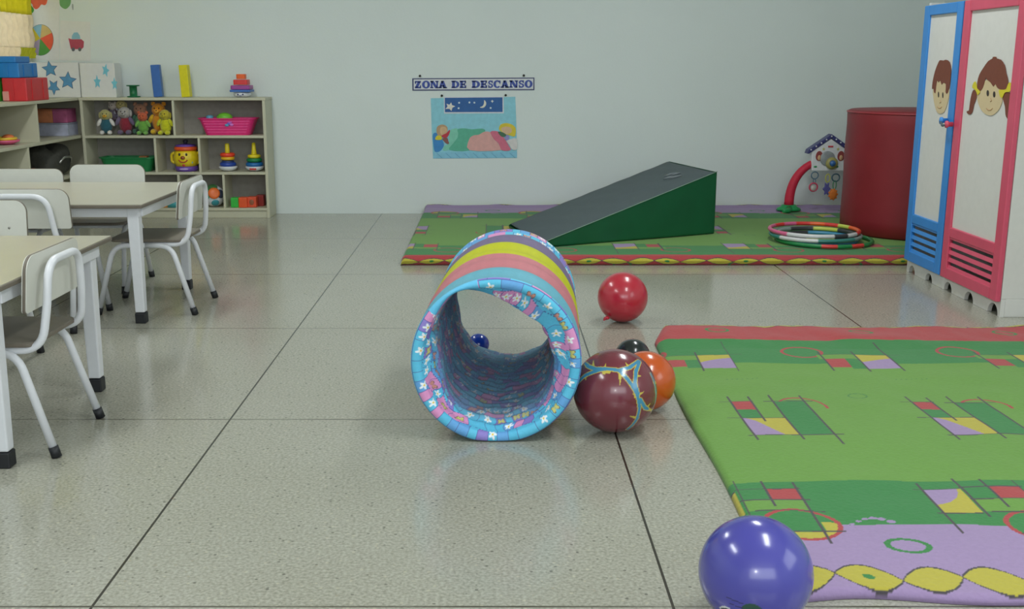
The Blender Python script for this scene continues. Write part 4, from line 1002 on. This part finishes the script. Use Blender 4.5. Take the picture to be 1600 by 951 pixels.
# ------------------------------------------------------------------ left window curtain
cu = thing('curtain', 'yellow and white sheer curtain hanging at the window in the top left corner', 'curtain', (-3.44, 7.6, 0))
cy_ = mat('curtain_yellow', (222, 214, 70), .8, .05); cw_ = mat('curtain_sheer', (236, 226, 206), .8, .05)
for m in (cy_, cw_):
    b_ = m.node_tree.nodes['Principled BSDF']; nt = m.node_tree; tr_ = nt.nodes.new('ShaderNodeBsdfTranslucent'); mx = nt.nodes.new('ShaderNodeMixShader'); mx.inputs[0].default_value = .55
    nt.links.new(b_.inputs['Base Color'].links[0].from_socket, tr_.inputs['Color']); nt.links.new(b_.outputs[0], mx.inputs[1]); nt.links.new(tr_.outputs[0], mx.inputs[2]); nt.links.new(mx.outputs[0], nt.nodes['Material Output'].inputs[0])
def curt(y0, y1, ztop, zbot, m, nm, amp=.02, per=.09, gather=0):
    n, k = 120, 24; vs = []; fs = []
    for i in range(k+1):
        z = ztop+(zbot-ztop)*i/k
        for j in range(n+1):
            y = y0+(y1-y0)*j/n; g = 1-gather*(i/k)
            y = y1+(y-y1)*g
            vs.append((amp*math.sin((j/n)*(y1-y0)*2*PI/per)+.006*math.sin(j*.9+i*.5), y-7.6, z))
    for i in range(k):
        for j in range(n): a = i*(n+1)+j; fs.append((a, a+1, a+n+2, a+n+1))
    o = MB().add(vs, fs, m, True).build(nm, cu); s = o.modifiers.new('solid', 'SOLIDIFY'); s.thickness = .002; return o
curt(6.9, 8.3, 2.4, 1.50, cy_, 'valance'); curt(6.9, 8.3, 1.50, 1.26, cw_, 'sheer_panel', .016); curt(8.02, 8.3, 1.26, 1.185, mat('curtain_olive', (196, 196, 40), .8), 'olive_hem', .012)
curt(6.9, 8.02, 1.26, 1.10, cw_, 'sheer_panel', .02)

# ------------------------------------------------------------------ papers on the back wall
WY = 8.379
def wp(px, py, y=WY): return onY(px, py, y)
def flat(nm, pts, m, layer, parent, origin, px=True, smooth=0):
    q = [wp(*p)-Vector(origin) for p in pts]
    if smooth: q = smoothclosed(q, smooth)
    return MB().prism(q, (0, -.0012*layer, 0), (0, -.0012*layer-.0014, 0), m).build(nm, parent)
def s8(pts, ox=0, oy=0, s=8.645): return [(ox+x/s, oy+y/s) for x, y in pts]
org = wp(65, 60); bp_ = thing('ball_poster', 'white paper poster with a six colour beach ball cut-out in the top left corner', 'poster', org)
flat('paper_sheet', [(44, -60), (93, -60), (93, 94), (44, 94)], paper, 0, bp_, org)
cx, cy2 = 545, 520
def wedge_pts(a0, a1): return [(cx, cy2)]+[(552+168*math.cos(a), 540+206*math.sin(a)) for a in np.linspace(R(a0), R(a1), 9)]
for k, (a0, a1, c_) in enumerate(((-28, 42, (226, 90, 56)), (42, 100, (80, 150, 60)), (100, 160, (164, 146, 172)), (160, 232, (206, 186, 36)), (232, 275, (136, 184, 200)), (275, 332, (206, 180, 110)))):
    flat('ball_panel', s8(wedge_pts(a0, a1)), mat('ball_panel_%d' % k, c_, .6), 1.3, bp_, org)
flat('ball_outline', s8([(552+173*math.cos(a), 540+211*math.sin(a)) for a in np.linspace(0, 2*PI, 40, endpoint=False)]), mat('ball_ink', (90, 100, 90), .6), .6, bp_, org)
flat('flower', s8([(330, -150), (640, -150), (640, 10), (610, 70), (560, 60), (530, 100), (490, 125), (450, 100), (440, 60), (400, 30), (340, 20)]), mat('flower_orange', (226, 96, 60), .6), 1.3, bp_, org, smooth=3)
flat('leaf', s8([(345, 40), (400, 55), (450, 105), (462, 140), (440, 175), (390, 192), (350, 170)]), mat('leaf_green', (84, 164, 56), .6), 2.6, bp_, org, smooth=3)
org2 = wp(118, 40); tp = thing('car_poster', 'white paper poster with a small red and blue toy car picture near the top left', 'poster', org2)
flat('paper_sheet', [(94, 32), (141, 34), (142, 95), (94, 94)], paper, 0, tp, org2)
flat('car_body', s8([(925, 515), (970, 530), (1100, 530), (1135, 560), (1130, 640), (1100, 665), (960, 662), (945, 600)]), mat('car_red', (182, 74, 92), .6), 1.3, tp, org2)
flat('car_roof', s8([(970, 528), (975, 480), (1000, 440), (1050, 436), (1080, 480), (1090, 528)]), mat('car_blue', (140, 190, 208), .6), 1.3, tp, org2)
for x in (992, 1080): flat('wheel', s8(circ(x, 668, 22, 26)), mat('car_dark', (96, 100, 104), .6), 2.6, tp, org2)
org4 = wp(103, 0); gp = thing('leaf_cutout', 'green paper balloon cut-out at the very top left of the back wall', 'paper cut-out', org4)
flat('leaf_shape', s8([(820, -120), (940, -120), (958, 0), (945, 70), (890, 122), (830, 95), (805, 40)]), mat('dull_green', (112, 168, 108), .6), 0, gp, org4, smooth=3)
flat('string', s8([(975, 50), (990, 60), (992, 130), (980, 135), (972, 90)]), mat('string_grey', (150, 160, 160), .6), 0, gp, org4)

# sign
def s6(x, y): return (620+x/5.596, 100+y/5.596)
og_ = wp(*s6(670, 175)); sg = thing('wall_sign', 'white sign with blue letters reading ZONA DE DESCANSO on the back wall', 'sign', og_)
nv = mat('sign_navy', (52, 62, 110), .5); bl2 = mat('letter_blue', (56, 78, 160), .5); wsg = mat('sign_white', (214, 216, 218), .5)
flat('sign_border', [s6(135, 125), s6(1203, 118), s6(1203, 228), s6(137, 233)], nv, 1.0, sg, og_)
flat('sign_board', [s6(147, 134), s6(1194, 127), s6(1193, 219), s6(148, 223)], wsg, 2.2, sg, og_)
def rc(x0, y0, x1, y1): return [(x0, y0), (x1, y0), (x1, y1), (x0, y1)]
def arcband(cx, cy, rx, ry, a0, a1, tx, ty, n=14):
    o_ = [(cx+rx*math.cos(R(a)), cy+ry*math.sin(R(a))) for a in np.linspace(a0, a1, n)]
    i_ = [(cx+(rx-tx)*math.cos(R(a)), cy+(ry-ty)*math.sin(R(a))) for a in np.linspace(a1, a0, n)]
    return o_+i_
GL = {'Z': [rc(.03, .80, .97, 1), rc(.03, .62, .22, .9), rc(.03, 0, 1, .21), rc(.80, .1, 1, .40), [(.50, .9), (.97, .9), (.50, .1), (.03, .1)]],
      'O': [arcband(.5, .5, .52, .54, -90, 90, .34, .19), arcband(.5, .5, .52, .54, 90, 270, .34, .19)],
      'N': [rc(.0, 0, .38, .17), rc(.08, .05, .28, .95), rc(0, .83, .34, 1), [(.08, 1), (.42, 1), (.94, 0), (.60, 0)], rc(.74, .0, .93, .95), rc(.62, .83, 1, 1)],
      'A': [[(.36, 1), (.6, 1), (.32, 0), (.08, 0)], [(.34, 1), (.66, 1), (.97, 0), (.60, 0)], rc(.25, .22, .7, .40), rc(-.02, 0, .43, .17), rc(.53, 0, 1.02, .17)],
      'D': [rc(0, 0, .5, .18), rc(0, .82, .5, 1), rc(.08, .05, .44, .95), arcband(.46, .5, .56, .5, -90, 90, .34, .18)],
      'E': [rc(0, 0, .92, .19), rc(0, .81, .92, 1), rc(.08, .05, .46, .95), rc(.3, .40, .74, .60), rc(.76, .0, .95, .38), rc(.75, .64, .92, 1), rc(.62, .30, .77, .70)],
      'S': [arcband(.5, .72, .46, .29, 20, 270, .30, .18), arcband(.5, .28, .48, .30, -160, 90, .30, .18), rc(.74, .62, .92, 1), rc(.06, .0, .25, .40)],
      'C': [arcband(.52, .5, .54, .54, 40, 320, .35, .19, 22), rc(.80, .58, .98, 1)]}
for ch, x0, x1 in (('Z', 157, 212), ('O', 222, 290), ('N', 292, 365), ('A', 362, 438), ('D', 478, 546), ('E', 550, 610), ('D', 655, 726), ('E', 731, 792), ('S', 797, 842), ('C', 846, 908), ('A', 908, 980), ('N', 984, 1060), ('S', 1064, 1114), ('O', 1118, 1186)):
    lt = MB(); ytop = 148-(x0-150)*.0062; ybot = 212-(x0-150)*.0065
    for poly in GL[ch]:
        q = [wp(*s6(x0+a*(x1-x0), ybot+(ytop-ybot)*b)) - og_ for a, b in poly]
        lt.prism(q, (0, -.0030, 0), (0, -.0055, 0), bl2)
    lt.build('letter', sg)
nail = mat('nail_dark', (70, 70, 66), .4, metal=.6)
def nails(parent, og3, pts):
    for x, y in pts:
        p = wp(x, y)-og3; MB().lathe([(0, 0), (.006, .0), (.008, .006), (.009, .012), (0, .014)], nail, 12, M=Matrix.Translation(p) @ Matrix.Rotation(R(90), 4, 'X')).build('nail', parent)
nails(sg, og_, [s6(203, 104), s6(1110, 100)])
def s7(x, y): return (660+x/8.27, 145+y/8.27)
og5 = wp(*s7(660, 450)); ps = thing('wall_poster', 'light blue poster of two children sleeping under blankets, below the sign', 'poster', og5)
def PZ(nm, pts, c_, layer, smooth=0): return flat(nm, [s7(*p) for p in pts], mat('poster_'+nm+'_%d_%d' % c_[:2], c_, .6), layer, ps, og5, smooth=smooth)
PZ('sheet', [(108, 70), (275, 66), (1055, 55), (1200, 50), (1215, 450), (1222, 840), (138, 848), (120, 450)], (142, 206, 222), 0.2)
PZ('sky_border', [(278, 52), (1050, 48), (1052, 264), (280, 268)], (214, 218, 226), 1.4)
PZ('night_sky', [(290, 64), (1034, 58), (1036, 246), (292, 248)], (44, 96, 160), 2.6)
PZ('moon', [(800, 92), (822, 120), (822, 155), (800, 185), (770, 194), (740, 186), (775, 172), (792, 145), (797, 115)], (226, 224, 208), 3.8, 2)
PZ('big_star', [(372, 122), (384, 158), (425, 172), (388, 192), (375, 235), (350, 205), (298, 208), (325, 176), (312, 140), (350, 152)], (228, 224, 214), 3.8)
for x, y in ((475, 128), (468, 198), (608, 124), (672, 126), (882, 195)): PZ('small_star', circ(x, y, 13, 13, 8), (206, 222, 232), 3.8)
PZ('pointed_star', [(903, 88), (910, 102), (924, 106), (912, 114), (903, 130), (895, 114), (882, 106), (896, 102)], (220, 226, 226), 3.8)
PZ('bed_edge', [(140, 765), (1222, 760), (1222, 838), (142, 846)], (136, 198, 222), 1.4)
for k in range(9): PZ('bed_line', [(180+k*118, 775), (186+k*118, 775), (256+k*118, 838), (248+k*118, 838)], (90, 150, 190), 2.6)
PZ('pillow_blue', [(135, 540), (175, 515), (230, 560), (275, 650), (270, 700), (225, 755), (160, 758), (140, 650)], (60, 136, 200), 1.4, 3)
PZ('mint_fold', [(350, 500), (400, 465), (455, 462), (470, 520), (440, 600), (370, 690), (340, 735), (270, 745), (280, 690), (340, 650)], (130, 204, 180), 1.4, 3)
PZ('green_blanket', [(455, 470), (540, 458), (640, 470), (770, 462), (810, 500), (700, 620), (610, 742), (350, 738), (400, 650), (452, 580), (462, 520)], (92, 178, 150), 2.6, 3)
PZ('peach_blanket', [(610, 740), (605, 600), (660, 550), (730, 540), (800, 502), (880, 510), (930, 600), (985, 660), (1020, 738)], (222, 168, 162), 3.8, 3)
PZ('pink_fold', [(880, 500), (985, 500), (1040, 560), (1080, 620), (1120, 690), (1140, 738), (1030, 742), (985, 655), (920, 590)], (212, 112, 136), 5.0, 3)
PZ('spotted_pillow', [(1085, 620), (1130, 600), (1215, 590), (1220, 725), (1160, 730), (1120, 670)], (216, 212, 210), 5.0, 3)
PZ('left_head', [(185, 455), (215, 420), (270, 410), (320, 440), (322, 500), (280, 545), (230, 560), (190, 530)], (190, 156, 120), 2.6, 3)
PZ('left_face', [(235, 450), (290, 440), (322, 480), (305, 530), (255, 550), (232, 510)], (214, 180, 140), 3.8, 3)
PZ('yellow_collar', [(165, 600), (190, 550), (245, 560), (250, 600), (215, 608)], (222, 206, 50), 3.8, 2)
PZ('red_sleeve', [(245, 552), (310, 520), (350, 475), (355, 510), (320, 575), (275, 580)], (196, 56, 70), 5.0, 2)
PZ('toy_bear_body', [(255, 590), (320, 580), (335, 620), (345, 655), (310, 655), (280, 625)], (140, 90, 84), 5.0, 2)
PZ('right_hair', [(990, 460), (1010, 410), (1080, 390), (1160, 410), (1205, 460), (1200, 550), (1170, 562), (1120, 545), (1060, 530), (1005, 490)], (222, 200, 60), 3.8, 3)
PZ('right_face', [(1020, 455), (1080, 435), (1140, 450), (1155, 500), (1110, 530), (1060, 528), (1030, 500)], (218, 184, 150), 5.0, 3)
PZ('green_sleeve', [(975, 500), (1040, 510), (1085, 545), (1040, 570), (1000, 545)], (70, 112, 84), 6.2, 2)
PZ('lilac_collar', [(1065, 590), (1090, 540), (1118, 560), (1120, 595), (1095, 612)], (150, 146, 200), 6.2, 2)
nails(ps, og5, [s7(252, 36), s7(1076, 30)])
